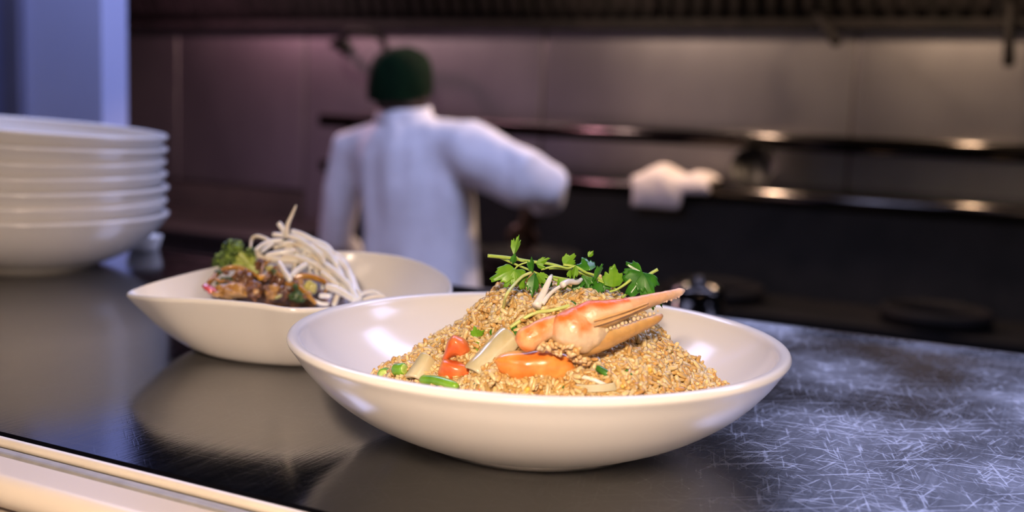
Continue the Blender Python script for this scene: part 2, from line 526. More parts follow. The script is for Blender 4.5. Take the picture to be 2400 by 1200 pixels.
# hood with sloping baffle filters and lamps
hd = empty('exhaust_hood', uv(-0.5, 3.2, 1.77), 'wide dark exhaust hood with baffle filters over the cooking line', 'hood')
H0, H1 = -3.9, 2.45
boxobj('hood_canopy', (H0, 2.55, 2.42), (H1, 3.64, 2.755), STEEL_DARK, hd, M=MC, b=0.006)
boxobj('front_lip', (H0, 2.55, 1.84), (H1, 2.58, 2.42), STEEL_DARK, hd, M=MC, b=0.004)
for x in (H0, H1 - 0.02):
    boxobj('side_panel', (x, 2.58, 1.84), (x + 0.02, 3.64, 2.42), STEEL_DARK, hd, M=MC)
boxobj('grease_trough', (H0, 3.60, 1.765), (H1, 3.642, 1.81), SOOT, hd, M=MC, b=0.006)
nf = 12
fw = (H1 - H0) / nf
for i in range(nf):
    bm = bmesh.new()
    xa = H0 + i * fw + 0.006; xb = xa + fw - 0.012
    a0, a1 = V((0, 3.60, 1.81)), V((0, 3.32, 2.42))
    dv = (a1 - a0); nv = V((0, -dv.z, dv.y)).normalized() * -1

    def fb(x0_, x1_, t0, t1, d0, d1):
        vs = []
        for d_ in (d0, d1):
            for x_, t_ in ((x0_, t0), (x1_, t0), (x1_, t1), (x0_, t1)):
                p = a0 + dv * t_ - nv * d_
                vs.append(bm.verts.new(uv(x_, p.y, p.z)))
        for f in ((0, 3, 2, 1), (4, 5, 6, 7), (0, 1, 5, 4), (1, 2, 6, 5), (2, 3, 7, 6), (3, 0, 4, 7)):
            bm.faces.new([vs[j] for j in f])
    fb(xa, xb, 0, 1, 0.0, 0.008)
    ns = 9
    for k in range(ns):
        xx = xa + 0.02 + k * (xb - xa - 0.04) / (ns - 1)
        fb(xx - 0.014, xx + 0.014, 0.04, 0.96, 0.008, 0.024)
    obj('baffle_filter', bm, SOOT, hd, sm=False)
bm = bmesh.new()
pu0, pu1 = uof(380, 3.2, 20), uof(1000, 3.2, 20)
tube(bm, [uv(pu0, 3.2, 1.885), uv(pu1, 3.2, 1.885)], 0.016, 10)
for k in (0.08, 0.5, 0.92):
    tube(bm, [uv(pu0 + (pu1 - pu0) * k, 3.2, 1.885), uv(pu0 + (pu1 - pu0) * k, 3.2, 2.425)], 0.006, 8)
tag(obj('suppression_pipe', bm, noisemat('grey_pipe', (0.025, 0.022, 0.024, 1), (0.04, 0.035, 0.037, 1), scale=20, rough=0.5), hd), 'grey pipe')


def emitmat(name, c, s):
    mt, nt, b = newmat(name)
    setp(b, Base_Color=(0.8, 0.8, 0.8, 1), Emission_Color=(c[0], c[1], c[2], 1), Emission_Strength=s)
    return mt


def hood_lamp(p, c, k, label):
    t = empty('hood_lamp', p, label, 'lamp', 'lamps under the exhaust hood')
    z = p.z
    bm = bmesh.new(); lathe(bm, [(0.0, 2.421 - z), (0.035, 2.421 - z), (0.055, 0.13), (0.06, 0.10), (0.045, 0.10), (0.0, 0.10)], 20, p)
    obj('lamp_holder', bm, STEEL_GREY, t)
    bm = bmesh.new(); lathe(bm, [(0.0, 0.0), (0.025, 0.005), (0.045, 0.035), (0.048, 0.06), (0.042, 0.10), (0.0, 0.105)], 20, p)
    obj('glass_globe', bm, emitmat('lit_globe', c, 3.0), t)
    d = bpy.data.lights.new('hood_light', 'POINT'); d.energy = P_HOOD * k; d.color = c; d.shadow_soft_size = 0.05
    o = bpy.data.objects.new('hood_light', d); COL.objects.link(o); o.location = p - V((0, 0, 0.06))

hl = ['pinkish glowing jar lamp under the exhaust hood left of the cook', 'warm white jar lamp under the exhaust hood above the cook',
      'amber jar lamp under the exhaust hood above the white towel', 'amber jar lamp under the exhaust hood at the end past the towel']
for (px, c, k), lb in zip(HOODL, hl):
    hood_lamp(uv(uof(px, WV + 0.48), WV - 0.48, 2.20), c, k, lb)


def panel_lamp(p, label, sx, sy, power, color, cat='ceiling light', group=None):
    t = empty('ceiling_light', p, label, cat, group)
    x, y, z = p
    bm = bmesh.new(); box(bm, (x - sx / 2 - 0.03, y - sy / 2 - 0.03, z), (x + sx / 2 + 0.03, y + sy / 2 + 0.03, 2.762))
    obj('frame', bm, PLASTER, t, sm=False)
    bm = bmesh.new(); box(bm, (x - sx / 2, y - sy / 2, z - 0.012), (x + sx / 2, y + sy / 2, z + 0.001))
    obj('diffuser', bm, emitmat('lit_diffuser', color, 1.0), t, sm=False)
    area('panel_light', (x, y, z - 0.02), (x, y, 0), sx, power, color, sy)

for p, lb in zip(KITCHEN, ('by the partition', 'behind the cook', 'past the prep table')):
    panel_lamp(p, 'cool white ceiling panel light over the kitchen aisle ' + lb, 1.15, 0.55, P_KITCHEN, COOL, group='kitchen ceiling panels')
for p, lb in zip(DINING, ('towards the partition', 'towards the bare counter end')):
    panel_lamp(p, 'warm white ceiling panel light on the guest side ' + lb, 0.8, 0.5, P_DINING, WARM, group='guest side ceiling panels')


def pendant(p, k, label):
    x, y, z = p
    t = empty('pendant_lamp', p, label, 'lamp')
    bm = bmesh.new(); lathe(bm, [(0.170, 0.0), (0.168, 0.06), (0.135, 0.14), (0.06, 0.19), (0.03, 0.24), (0.0, 0.245), (0.0, 0.235), (0.025, 0.23), (0.055, 0.182), (0.130, 0.133), (0.162, 0.057), (0.165, 0.0)], 40, p, closed=True)
    obj('shade', bm, CREAM, t)
    bm = bmesh.new(); tube(bm, [(x, y, z + 0.24), (x, y, 2.765)], 0.006, 8); obj('cord', bm, BLACK, t)
    bm = bmesh.new(); lathe(bm, [(0, 0.040), (0.010, 0.042), (0.018, 0.055), (0.018, 0.07), (0.012, 0.10), (0.012, 0.16), (0.012, 0.235), (0, 0.235)], 20, p)
    obj('bulb', bm, emitmat('lit_bulb', WARM, 5.0), t)
    d = bpy.data.lights.new('pendant_light', 'POINT'); d.shadow_soft_size = 0.05; d.energy = P_HEAT * k; d.color = WARM
    o = bpy.data.objects.new('pendant_light', d); COL.objects.link(o); o.location = (x, y, z + 0.058)
for (x, y, z, k), lb in zip(HEAT, ('domed pendant lamp hanging on the guest side before the fried rice bowl',)):
    pendant((x, y, z), k, lb)

# small kitchen things on the line ------------------------------------------------
# gooseneck faucet
fa = empty('wok_faucet', atv(905, 118, 3.5), 'dark curved faucet spout beside the head of the cook', 'faucet')
bm = bmesh.new()
fu = uof(806, 3.64, 100); fz = 1.700
tube(bm, spline([uv(fu, 3.640, fz), uv(fu, 3.56, fz), atv(806, 92, 3.515), atv(816, 76, 3.50), atv(840, 74, 3.50), atv(870, 79, 3.50), atv(895, 92, 3.50), atv(905, 122, 3.50)], 6), 0.014, 10)
obj('spout', bm, SOOT, fa)
bm = bmesh.new(); tube(bm, [uv(fu, 3.6445, fz), uv(fu, 3.625, fz)], 0.03, 16); obj('wall_flange', bm, BLACK, fa)


def ladle(top, bot, label):
    t = empty('hanging_ladle', bot, label, 'ladle')
    top, bot = V(top), V(bot)
    d = (bot - top).normalized()
    bm = bmesh.new(); tube(bm, [top, top.lerp(bot, 0.5), bot - d * 0.01, bot], [0.012, 0.015, 0.018, 0.012], 8); obj('handle', bm, SOOT, t)
    bm = bmesh.new()
    pk = uv(top.dot(D), 3.602, 1.790)
    tube(bm, spline([top + d * 0.01, top - d * 0.012, top.lerp(pk, 0.45) + V((0, 0, 0.012)), pk], 4), 0.005, 8)
    obj('hook', bm, SOOT, t)
    return t
ladle(atv(1916, 40, 3.50), atv(1964, 104, 3.47), 'black utensil handle hanging aslant from the hood above the white towel')
ladle(atv(2367, 10, 3.50), atv(2364, 155, 3.47), 'black utensil handle hanging straight down from the hood past the towel')

# white towel draped over the riser ledge
TOWEL = noisemat('white_terry', (0.66, 0.59, 0.58, 1), (0.80, 0.73, 0.71, 1), scale=160, rough=0.9, bump=0.6, bdist=0.003)
bm = bmesh.new()
gx, gy = 26, 16
ta, tb = uof(1484, 3.27, 440), uof(1662, 3.27, 440)
grid = []
for j in range(gy + 1):
    row = []
    for i in range(gx + 1):
        u, v = i / gx, j / gy
        x = ta + (tb - ta) * (u + 0.03 * sin(9 * v))
        if v < 0.65:
            y = 3.44 - 0.176 * (v / 0.65); z = 1.2603
        else:
            w = (v - 0.65) / 0.35; y = 3.264 - 0.006 * sin(w * 3); z = 1.2603 - w * (0.085 if u < 0.62 else 0.03)
        f = max(0.0, sin(pi * min(1, max(0, v / 0.75))))
        z += f * (0.045 * math.exp(-((u - 0.33) / 0.22) ** 2) + 0.030 * math.exp(-((u - 0.82) / 0.14) ** 2))
        z += abs(0.010 * noise.noise(V((u * 5, v * 5, 3.3)))) * f; y -= abs(0.012 * noise.noise(V((u * 6, v * 2, 8))))
        row.append(bm.verts.new(uv(x, y, z)))
    grid.append(row)
for j in range(gy):
    for i in range(gx):
        bm.faces.new((grid[j][i], grid[j][i + 1], grid[j + 1][i + 1], grid[j + 1][i]))
o = tag(obj('towel', bm, TOWEL), 'crumpled white towel lying over the ledge of the stove', 'towel')
sd = o.modifiers.new('thick', 'SOLIDIFY'); sd.thickness = 0.012; sd.offset = 0

# black wok leaning on the wall beside the towel
c = uv(uof(1762, 3.345, 400), 3.345, 1.325)
wk = empty('leaning_wok', V((c.x, c.y, 1.255)), 'black wok standing on the stove ledge beside the white towel', 'wok')
bm = bmesh.new()
MW = MC @ Matrix.Rotation(radians(62), 4, 'X')
lathe(bm, [(0, -0.028), (0.03, -0.025), (0.055, -0.012), (0.072, 0.012), (0.075, 0.012), (0.058, -0.015), (0.032, -0.029), (0, -0.032)], 40)
bmesh.ops.transform(bm, matrix=MW, verts=bm.verts)
c.z = 1.2545 - min(v.co.z for v in bm.verts)
bmesh.ops.translate(bm, verts=bm.verts, vec=c)
tp = max((v.co.copy() for v in bm.verts), key=lambda q: q.z)
vmax = max(v.co.dot(NN) for v in bm.verts if 1.376 < v.co.z < 1.425)
sh_ = NN * (3.395 - vmax)                       # slide it back until the rim meets the shelf edge
bmesh.ops.translate(bm, verts=bm.verts, vec=sh_); tp += sh_
obj('pan', bm, BLACK, wk)
bm = bmesh.new(); tube(bm, [tp + M3 @ V((0, 0.0, -0.012)), tp + M3 @ V((-0.05, -0.045, 0.035))], [0.010, 0.013], 10)
obj('handle', bm, BLACK, wk)

# bigger wok on the burner in front of the cook
WK = uv(R0 + 0.97, 3.10, 0.927)
wk = empty('wok', WK, 'large black wok on the burner in front of the cook', 'wok')
bm = bmesh.new()
lathe(bm, [(0, 0.0096), (0.064, 0.016), (0.12, 0.044), (0.16, 0.088), (0.164, 0.088), (0.124, 0.040), (0.068, 0.0096), (0, 0.0032)], 48, WK)
obj('pan', bm, BLACK, wk)
bm = bmesh.new(); tube(bm, [WK + M3 @ V((-0.155, -0.02, 0.080)), WK + M3 @ V((-0.31, -0.05, 0.11))], [0.014, 0.017], 10); obj('handle', bm, BLACK, wk)

# prep table and steel canister in the aisle behind the pass
pt = empty('prep_table', uv(-0.2, 1.85, 0.0), 'dark prep table standing in the aisle behind the pass', 'table')
cp = atv(1640, 655, 1.85); cu = cp.dot(D)
boxobj('table_top', (cu - 0.4, 1.62, 0.97), (cu + 1.0, 2.06, 1.0), STEEL_DARK, pt, M=MC, b=0.004)
for x in (cu - 0.36, cu + 0.96):
    for y in (1.66, 2.02):
        bm = bmesh.new(); tube(bm, [uv(x, y, 0), uv(x, y, 0.975)], 0.018, 10); obj('leg', bm, STEEL_DARK, pt)
c0_ = V((cp.x, cp.y, 1.0)); ch = cp.z - 1.03
ca = empty('steel_canister', c0_, 'small dim steel canister with lid standing on the prep table', 'canister')
bm = bmesh.new(); lathe(bm, [(0, 0), (0.042, 0), (0.045, 0.004), (0.045, ch), (0, ch)], 28, c0_)
obj('body', bm, SHELF, ca)
bm = bmesh.new(); lathe(bm, [(0, 0), (0.047, 0), (0.047, 0.012), (0.03, 0.022), (0.01, 0.026), (0.01, 0.034), (0, 0.036)], 28, c0_ + V((0, 0, ch)))
obj('lid', bm, SHELF, ca)

# ------------------------------------------------------------------ the cook, seen from behind
VC = 2.60          # kitchen depth of the cook
SKIN = noisemat('dark_brown_skin', (0.045, 0.022, 0.014, 1), (0.065, 0.032, 0.020, 1), scale=20, rough=0.5)
JACKET = noisemat('white_cotton_jacket', (0.66, 0.64, 0.66, 1), (0.72, 0.70, 0.72, 1), scale=40, rough=0.85, bump=0.3, bdist=0.004, bscale=14)
CAPM = noisemat('dark_green_cap', (0.001, 0.007, 0.002, 1), (0.002, 0.013, 0.004, 1), scale=30, rough=0.95, spec=0.1)
TROUSERS = noisemat('black_trousers', (0.012, 0.012, 0.014, 1), (0.02, 0.02, 0.024, 1), scale=30, rough=0.8)


def remesh(o, vox, it=3):
    r = o.modifiers.new('remesh', 'REMESH'); r.mode = 'VOXEL'; r.voxel_size = vox; r.use_smooth_shade = True
    s = o.modifiers.new('smooth', 'SMOOTH'); s.iterations = it; s.factor = 0.5
    return o


def hand(bm, wrist, d, back, k=1.0, curl=1.0):
    """palm, four fingers and thumb; d = pointing direction, back = direction of the back of the hand"""
    d = V(d).normalized(); back = V(back); back = (back - d * back.dot(d)).normalized(); s = d.cross(back) * k
    w = V(wrist)
    tube(bm, [w - d * 0.03, w, w + d * 0.03, w + d * 0.06, w + d * 0.088], [(0.019, 0.024), (0.017, 0.026), (0.016, 0.036), (0.015, 0.041), (0.011, 0.038)], 14, up=back)
    for i, (off, ln) in enumerate(((0.030, 0.068), (0.010, 0.076), (-0.010, 0.071), (-0.029, 0.056))):
        p = w + d * 0.080 + s * off; dd = d.copy(); pts = [p - d * 0.012, p]
        for j, f in enumerate((0.42, 0.32, 0.26)):
            a = curl * (0.75, 0.95, 0.7)[j]
            dd = (dd * cos(a) - back * sin(a)).normalized() if j == 0 else (Matrix.Rotation(-a, 3, s.normalized() * (1 if k > 0 else -1)) @ dd)
            if dd.dot(-back) < 0 and j == 1: pass
            p = p + dd * ln * f; pts.append(p)
        tube(bm, pts, [0.0095, 0.0095, 0.009, 0.0085, 0.007], 10)
    p = w + d * 0.028 + s * 0.034
    tube(bm, [w + d * 0.012 + s * 0.015, p, p + d * 0.022 + s * 0.016 - back * 0.016, p + d * 0.044 + s * 0.010 - back * 0.036], [0.013, 0.012, 0.010, 0.008], 10)

foot0 = atv(968, 705, VC); foot0.z = 0
foot0 = atv(968, 705, VC); foot0.z = 0
person = empty('person', foot0, 'cook in a white jacket and dark green cap seen from behind at the stove', 'person')
hc = atv(940, 212, VC)
hipc = atv(968, 705, VC); hx = hipc.dot(D)
sl, sr = atv(828, 352, VC), atv(1096, 352, VC)
el, wl = atv(786, 560, VC + 0.02), atv(845, 640, VC + 0.22)
er, wr = atv(1270, 432, VC - 0.02), atv(1232, 535, VC + 0.23)
bm = bmesh.new()
ico(bm, hc, 0.076, 3, (1.0, 1.24, 1.46))
ico(bm, hc + M3 @ V((0, 0.035, -0.065)), 0.055, 3, (0.95, 1.0, 0.9))                    # jaw
tube(bm, [hc + M3 @ V((0, 0.088, 0.012)), hc + M3 @ V((0, 0.112, -0.022)), hc + M3 @ V((0, 0.095, -0.032))], [0.009, 0.015, 0.012], 8)   # nose
tube(bm, [hc + M3 @ V((-0.022, 0.090, -0.062)), hc + M3 @ V((0, 0.098, -0.060)), hc + M3 @ V((0.022, 0.090, -0.062))], 0.008, 8)  # mouth
for s in (-1, 1):
    ico(bm, hc + M3 @ V((s * 0.076, 0.004, -0.012)), 0.026, 2, (0.4, 0.75, 1.15))       # ears
    ico(bm, hc + M3 @ V((s * 0.030, 0.086, 0.012)), 0.013, 2)                           # eyes
    tube(bm, [hc + M3 @ V((s * 0.012, 0.095, 0.030)), hc + M3 @ V((s * 0.048, 0.082, 0.030))], 0.008, 8)
tube(bm, [hc + M3 @ V((0, -0.01, -0.06)), atv(946, 275, VC) + V((0, -0.01, 0)), atv(950, 330, VC)], [0.056, 0.058, 0.075], 18)
up = NN
tube(bm, [atv(950, 300, VC), atv(956, 335, VC), atv(972, 420, VC), atv(982, 540, VC), atv(982, 640, VC), hipc, hipc - V((0, 0, 0.07))],
     [(0.05, 0.07), (0.062, 0.125), (0.075, 0.135), (0.075, 0.125), (0.08, 0.13), (0.095, 0.145), (0.09, 0.14)], 24, up=up)
for s in (-1, 1):
    hp = uv(hx + s * 0.085, VC, hipc.z - 0.02); kn = uv(hx + s * 0.10, VC + 0.02, 0.47); an = uv(hx + s * 0.11, VC - 0.02, 0.09)
    tube(bm, [hp, hp.lerp(kn, 0.5), kn, kn.lerp(an, 0.35), an], [0.088, 0.074, 0.054, 0.055, 0.038], 16)
    tube(bm, [an + M3 @ V((0, -0.03, -0.04)), an + M3 @ V((0, 0.06, -0.055)), an + M3 @ V((0, 0.17, -0.065))], [0.035, 0.036, 0.022], 12)
tube(bm, [atv(905, 345, VC), sl, sl.lerp(el, 0.5), el, el.lerp(wl, 0.4), wl], [0.035, 0.040, 0.034, 0.030, 0.032, 0.024], 16)
tube(bm, [atv(1020, 345, VC), sr, sr.lerp(er, 0.5), er, er.lerp(wr, 0.4), wr], [0.035, 0.040, 0.034, 0.030, 0.032, 0.024], 16)
SCOOP = WK + V((0.012, 0.0, 0.042))               # bowl of the ladle hangs in the wok
SE = SCOOP + V((0, 0, 0.028)) + (V((wr.x, wr.y, 0)) - V((SCOOP.x, SCOOP.y, 0))).normalized() * 0.046
hd_ = (SE - wr).normalized(); hb_ = M3 @ V((0.25, 0.1, 1)); hb_ = (hb_ - hd_ * hb_.dot(hd_)).normalized()
hand(bm, wl, M3 @ V((0.15, 0.9, -0.15)), M3 @ V((-0.3, 0, 1)), 1, 0.45)
hand(bm, wr, hd_, hb_, -1, 0.95)
remesh(obj('body', bm, SKIN, person), 0.0065, 3)
# jacket
bm = bmesh.new()
tube(bm, [atv(949, 272, VC), atv(950, 288, VC), atv(953, 314, VC), atv(960, 356, VC), atv(975, 440, VC), atv(984, 540, VC), atv(984, 640, VC), atv(984, 760, VC)],
     [(0.070, 0.078), (0.080, 0.105), (0.095, 0.165), (0.115, 0.186), (0.130, 0.176), (0.135, 0.170), (0.142, 0.178), (0.150, 0.190)], 40, up=up)
tube(bm, [atv(900, 330, VC), sl, atv(803, 450, VC), el, el.lerp(wl, 0.35), el.lerp(wl, 0.8)], [0.06, 0.070, 0.056, 0.052, 0.054, 0.048], 22)
tube(bm, [atv(1010, 335, VC), sr, atv(1180, 398, VC), atv(1240, 418, VC - 0.02), atv(1285, 432, VC + 0.0), atv(1275, 462, VC + 0.06)], [0.07, 0.086, 0.084, 0.078, 0.060, 0.058], 22)
bmesh.ops.subdivide_edges(bm, edges=bm.edges, cuts=2, use_grid_fill=True)
for v in bm.verts:
    q = v.co
    a = 0.030 * noise.noise(V((q.x * 13, q.y * 6, q.z * 3.0))) + 0.010 * noise.noise(V((q.x * 30 + 4, q.y * 15, q.z * 9)))
    v.co.y += -a
    if q.x > er.x - 0.25: v.co.z += 0.012 * noise.noise(V((q.x * 22, q.y * 9, q.z * 22)))
jk = remesh(obj('jacket', bm, JACKET, person), 0.010, 3)
bm = bmesh.new()
rings = []
for zz, rr in ((-0.012, 0.088), (0.010, 0.082), (0.030, 0.076), (0.030, 0.068), (0.008, 0.072), (-0.012, 0.080)):
    rings.append([bm.verts.new(atv(949, 276, VC) + M3 @ V((rr * cos(k * pi / 16), rr * 0.95 * sin(k * pi / 16) - 0.004, zz + 0.008 * sin(k * pi / 16)))) for k in range(32)])
for i in range(6):
    for k in range(32): bm.faces.new((rings[i][k], rings[i][(k + 1) % 32], rings[(i + 1) % 6][(k + 1) % 32], rings[(i + 1) % 6][k]))
obj('collar', bm, JACKET, jk)
bm = bmesh.new()
lathe(bm, [(0.086, -0.030), (0.089, 0.0), (0.087, 0.035), (0.082, 0.062), (0.068, 0.088), (0.045, 0.104), (0.02, 0.111), (0, 0.112), (0, 0.106), (0.042, 0.098), (0.075, 0.062), (0.082, 0.0), (0.080, -0.030)], 36)
for v in bm.verts:
    v.co.y *= 1.2; v.co.z += 0.14 * v.co.y + 0.004 * noise.noise(v.co * 25); v.co = M3 @ v.co + hc + M3 @ V((0, -0.004, 0.010))
obj('cap', bm, CAPM, person)
bm = bmesh.new()
for s in (-1, 1):
    hp = uv(hx + s * 0.085, VC, hipc.z + 0.04); kn = uv(hx + s * 0.10, VC + 0.02, 0.47); an = uv(hx + s * 0.11, VC - 0.02, 0.07)
    tube(bm, [hp, hp.lerp(kn, 0.5), kn, kn.lerp(an, 0.5), an], [0.112, 0.095, 0.078, 0.072, 0.068], 18)
tube(bm, [hipc + V((0, 0, 0.10)), hipc, hipc - V((0, 0, 0.10))], [(0.12, 0.175), (0.13, 0.19), (0.10, 0.16)], 24, up=up)
remesh(obj('trousers', bm, TROUSERS, person), 0.012, 3)
for s in (-1, 1):
    x = hx + s * 0.11
    bm = bmesh.new(); tube(bm, [uv(x, VC - 0.085, 0.045), uv(x, VC - 0.05, 0.05), uv(x, VC + 0.05, 0.048), uv(x, VC + 0.14, 0.036), uv(x, VC + 0.19, 0.028)],
                           [(0.038, 0.032), (0.050, 0.042), (0.048, 0.046), (0.036, 0.048), (0.024, 0.034)], 16, up=(0, 0, 1))
    obj('shoe', bm, BLACK, person)
# ladle held in the cook's right hand, dipping into the wok
tl = empty('ladle', SCOOP, 'steel ladle held by the cook over the wok', 'ladle')
bm = bmesh.new(); tube(bm, [wr + hd_ * 0.022 - hb_ * 0.0245, wr + hd_ * 0.10 - hb_ * 0.0260, SE], [0.0085, 0.008, 0.006], 10); obj('handle', bm, STEEL_SOOT, tl)
bm = bmesh.new(); lathe(bm, [(0, 0), (0.03, 0.005), (0.05, 0.03), (0.047, 0.03), (0.028, 0.008), (0, 0.003)], 24, SCOOP); obj('scoop', bm, STEEL_SOOT, tl)

# ------------------------------------------------------------------ bowls
BC = V((0.0161, 0.576, CT))          # centre of the fried rice bowl
INNER = [(0.1285, 0.0562), (0.1255, 0.0505), (0.1185, 0.0415), (0.1060, 0.0302), (0.0900, 0.0208), (0.0700, 0.0147), (0.0450, 0.0122), (0.0, 0.0116)]
OUTER = [(0.0, 0.0018), (0.056, 0.0018), (0.058, 0.0), (0.0625, 0.0), (0.0645, 0.0028), (0.078, 0.0075), (0.0965, 0.0165), (0.1130, 0.0280), (0.1252, 0.0405), (0.1320, 0.0500)]
LIP = [(0.1348, 0.0538), (0.1350, 0.0555), (0.1340, 0.0570), (0.1318, 0.0575)]
bm = bmesh.new()
pp = [V((a, 0, b)) for a, b in OUTER[4:] + LIP + INNER]
sm_ = spline(pp, 4)
prof = OUTER[:4] + [(max(0.0, p.x), p.z) for p in sm_]
lathe(bm, prof, 128, BC)
rb = tag(obj('dinner_bowl', bm, CERAMIC, origin=BC), 'wide white coupe bowl holding the crab fried rice', 'bowl')


def inner_z(r):
    for (r1, z1), (r0, z0) in zip(INNER, INNER[1:]):
        if r >= r0: return z0 + (z1 - z0) * (r - r0) / (r1 - r0)
    return INNER[-1][1]

# stack of the same bowls at the end of the counter
SCX = V((-0.503, 1.108, CT))
tilt = [(0, 0), (0.2, 0.1), (0.2, 0.3), (0.3, 0.3), (0.4, 1.2), (0.2, 2.6), (0.3, 3.2)]
offs = [(0.003, 0), (0.001, 0.0005), (0.003, -0.0005), (0.001, 0.0005), (-0.001, 0.001), (0.000, -0.0005), (-0.001, 0.001)]
ords = ['lowest', 'second lowest', 'third from the bottom', 'middle one', 'third from the top', 'second from the top', 'topmost']
def settle(Mlow, Mup):
    """rise needed for the upper bowl so that its outside just rests in the lower one"""
    inv = Mlow.inverted(); need = -1.0
    for r_, z_ in OUTER[2:] + LIP:
        for k in range(72):
            q = inv @ (Mup @ V((r_ * cos(k * pi / 36), r_ * sin(k * pi / 36), z_)))
            rr = sqrt(q.x * q.x + q.y * q.y)
            if rr < 0.1285: need = max(need, inner_z(rr) - q.z)
    return need
zs, Mp = 0.0, None
for i in range(7):
    c = rb.copy(); COL.objects.link(c); c.name = 'stacked_bowl'
    c.rotation_euler = (radians(tilt[i][0]), radians(tilt[i][1]), 0)
    Mq = Matrix.Translation((offs[i][0], offs[i][1], zs)) @ c.rotation_euler.to_matrix().to_4x4()
    if i:
        zs += settle(Mp, Mq)
        Mq.translation.z = zs
    Mp = Mq
    c.location = SCX + V((offs[i][0], offs[i][1], zs))
    tag(c, 'white coupe bowl, %s in the stack standing before the pale blue partition' % ords[i], 'bowl', 'stack of white bowls')
# little dish peeping out behind the stack
rp = at(338, 585, 1.24)
bm = bmesh.new(); lathe(bm, [(0, 0.002), (0.012, 0.002), (0.012, 0), (0.015, 0), (0.017, 0.004), (0.0205, 0.016), (0.0205, 0.018), (0.0185, 0.018), (0.015, 0.006), (0, 0.005)], 36, (rp.x, 1.24, CT))
tag(obj('ramekin', bm, CERAMIC), 'small white ramekin half hidden behind the stack of bowls', 'ramekin')

# leaf-shaped dish ----------------------------------------------------------------


def atz(px, py, z):
    d = _f + CX * ((px - IW / 2) / FPX) - CU * ((py - IH / 2) / FPX)
    return CO + d * ((CT + z - CZ) / d.z)
RIM = [atz(297, 691, 0.0400), atz(332, 698, 0.0435), atz(380, 702, 0.0460), atz(480, 706, 0.0482), atz(600, 716, 0.0486), atz(700, 728, 0.0474), V((-0.088, 0.688, CT + 0.0474)), V((-0.056, 0.708, CT + 0.0490)), atz(1059, 688, 0.0515),
       atz(1040, 645, 0.0545), atz(945, 607, 0.0570), atz(800, 594, 0.0580), atz(620, 607, 0.0565), atz(490, 634, 0.0530), atz(385, 659, 0.0475), atz(325, 677, 0.0425)]
rimc = spline(RIM, 10, True)
NR = len(rimc)
FC = V((-0.152, 0.772, CT))
ocen = V((-0.150, 0.772, 0))
bm = bmesh.new()
steps = [(0.0, 0.0015, 0), (0.0, 0.0, 0), (0.02, 0.0, 0), (0.04, 0.006, 0), (0.16, 0.030, 0), (0.32, 0.14, 0), (0.50, 0.31, 0), (0.68, 0.52, 0), (0.83, 0.73, 0), (0.93, 0.87, 0), (0.975, 0.935, 0), (1.0, 0.972, 0),
         (1.0, 1.0, 0), (0.99, 1.03, 0), (0.96, 1.035, 0), (0.935, 1.0, 0), (0.89, 0.90, 0), (0.78, 0.74, 0), (0.62, 0.55, 0), (0.44, 0.39, 0), (0.25, 0.28, 0), (0.05, 0.235, 0)]
rings = []
for a, b, _ in steps:
    ring = []
    for p in rimc:
        dx, dy = p.x - FC.x, p.y - FC.y
        L_ = sqrt((dx / 0.070) ** 2 + (dy / 0.060) ** 2)
        fx, fy = FC.x + dx / L_, FC.y + dy / L_
        hz = p.z - CT
        ring.append(bm.verts.new((fx + (p.x - fx) * a, fy + (p.y - fy) * a, CT + hz * b)))
    rings.append(ring)
for i in range(len(rings) - 1):
    for k in range(NR): bm.faces.new((rings[i][k], rings[i][(k + 1) % NR], rings[i + 1][(k + 1) % NR], rings[i + 1][k]))
c0 = bm.verts.new(FC + V((0, 0, 0.0105))); c1 = bm.verts.new(FC + V((0, 0, 0.0012)))
for k in range(NR):
    bm.faces.new((rings[-1][k], rings[-1][(k + 1) % NR], c0)); bm.faces.new((rings[0][(k + 1) % NR], rings[0][k], c1))
ld = tag(obj('leaf_dish', bm, CERAMIC, origin=FC), 'white leaf-shaped dish with a pointed tip holding the stir-fry', 'dish')
sb = ld.modifiers.new('subsurf', 'SUBSURF'); sb.levels = 1; sb.render_levels = 2

# ------------------------------------------------------------------ fried rice mound
MX, MY = 0.024, 0.580
MPROF = [(0, 0.0810), (0.030, 0.0800), (0.042, 0.0755), (0.049, 0.0680), (0.055, 0.0610), (0.068, 0.0515), (0.082, 0.0405), (0.096, 0.0300), (0.108, 0.020), (0.116, 0.010), (0.2, -0.05)]


def mound(x, y):
    r = sqrt((x - MX) ** 2 + (y - MY) ** 2)
    a = math.atan2(y - MY, x - MX)
    r *= 1.0 + 0.04 * sin(3 * a + 1.0) + 0.03 * sin(7 * a) + (0.075 + 0.10 * max(0.0, min(1.0, (0.088 - r) / 0.03))) * max(0.0, -cos(a))
    for (r0, z0), (r1, z1) in zip(MPROF, MPROF[1:]):
        if r <= r1:
            z = z0 + (z1 - z0) * (r - r0) / (r1 - r0); break
    else: z = -0.05
    z += 0.0065 * noise.noise(V((x * 70, y * 70, 1.3))) + 0.0034 * noise.noise(V((x * 190, y * 190, 4.1)))
    return CT + z


def bowlz(x, y):
    return CT + inner_z(min(0.128, sqrt((x - BC.x) ** 2 + (y - BC.y) ** 2)))


def H(x, y):
    return max(mound(x, y), bowlz(x, y))


def hit(px, py, lift=0.0):
    """first point of the rice or bowl surface on the ray of a photo pixel, lifted towards the viewer"""
    d = _f + CX * ((px - IW / 2) / FPX) - CU * ((py - IH / 2) / FPX)
    y = 0.452
    while y < 0.72:
        p = CO + d * (y / d.y)
        if sqrt((p.x - BC.x) ** 2 + (p.y - BC.y) ** 2) < 0.126 and p.z < H(p.x, p.y): break
        y += 0.0005
    p = CO + d * (y / d.y)
    return p - d.normalized() * lift


def hnorm(x, y):
    e = 0.002
    return V((H(x - e, y) - H(x + e, y), H(x, y - e) - H(x, y + e), 2 * e)).normalized()


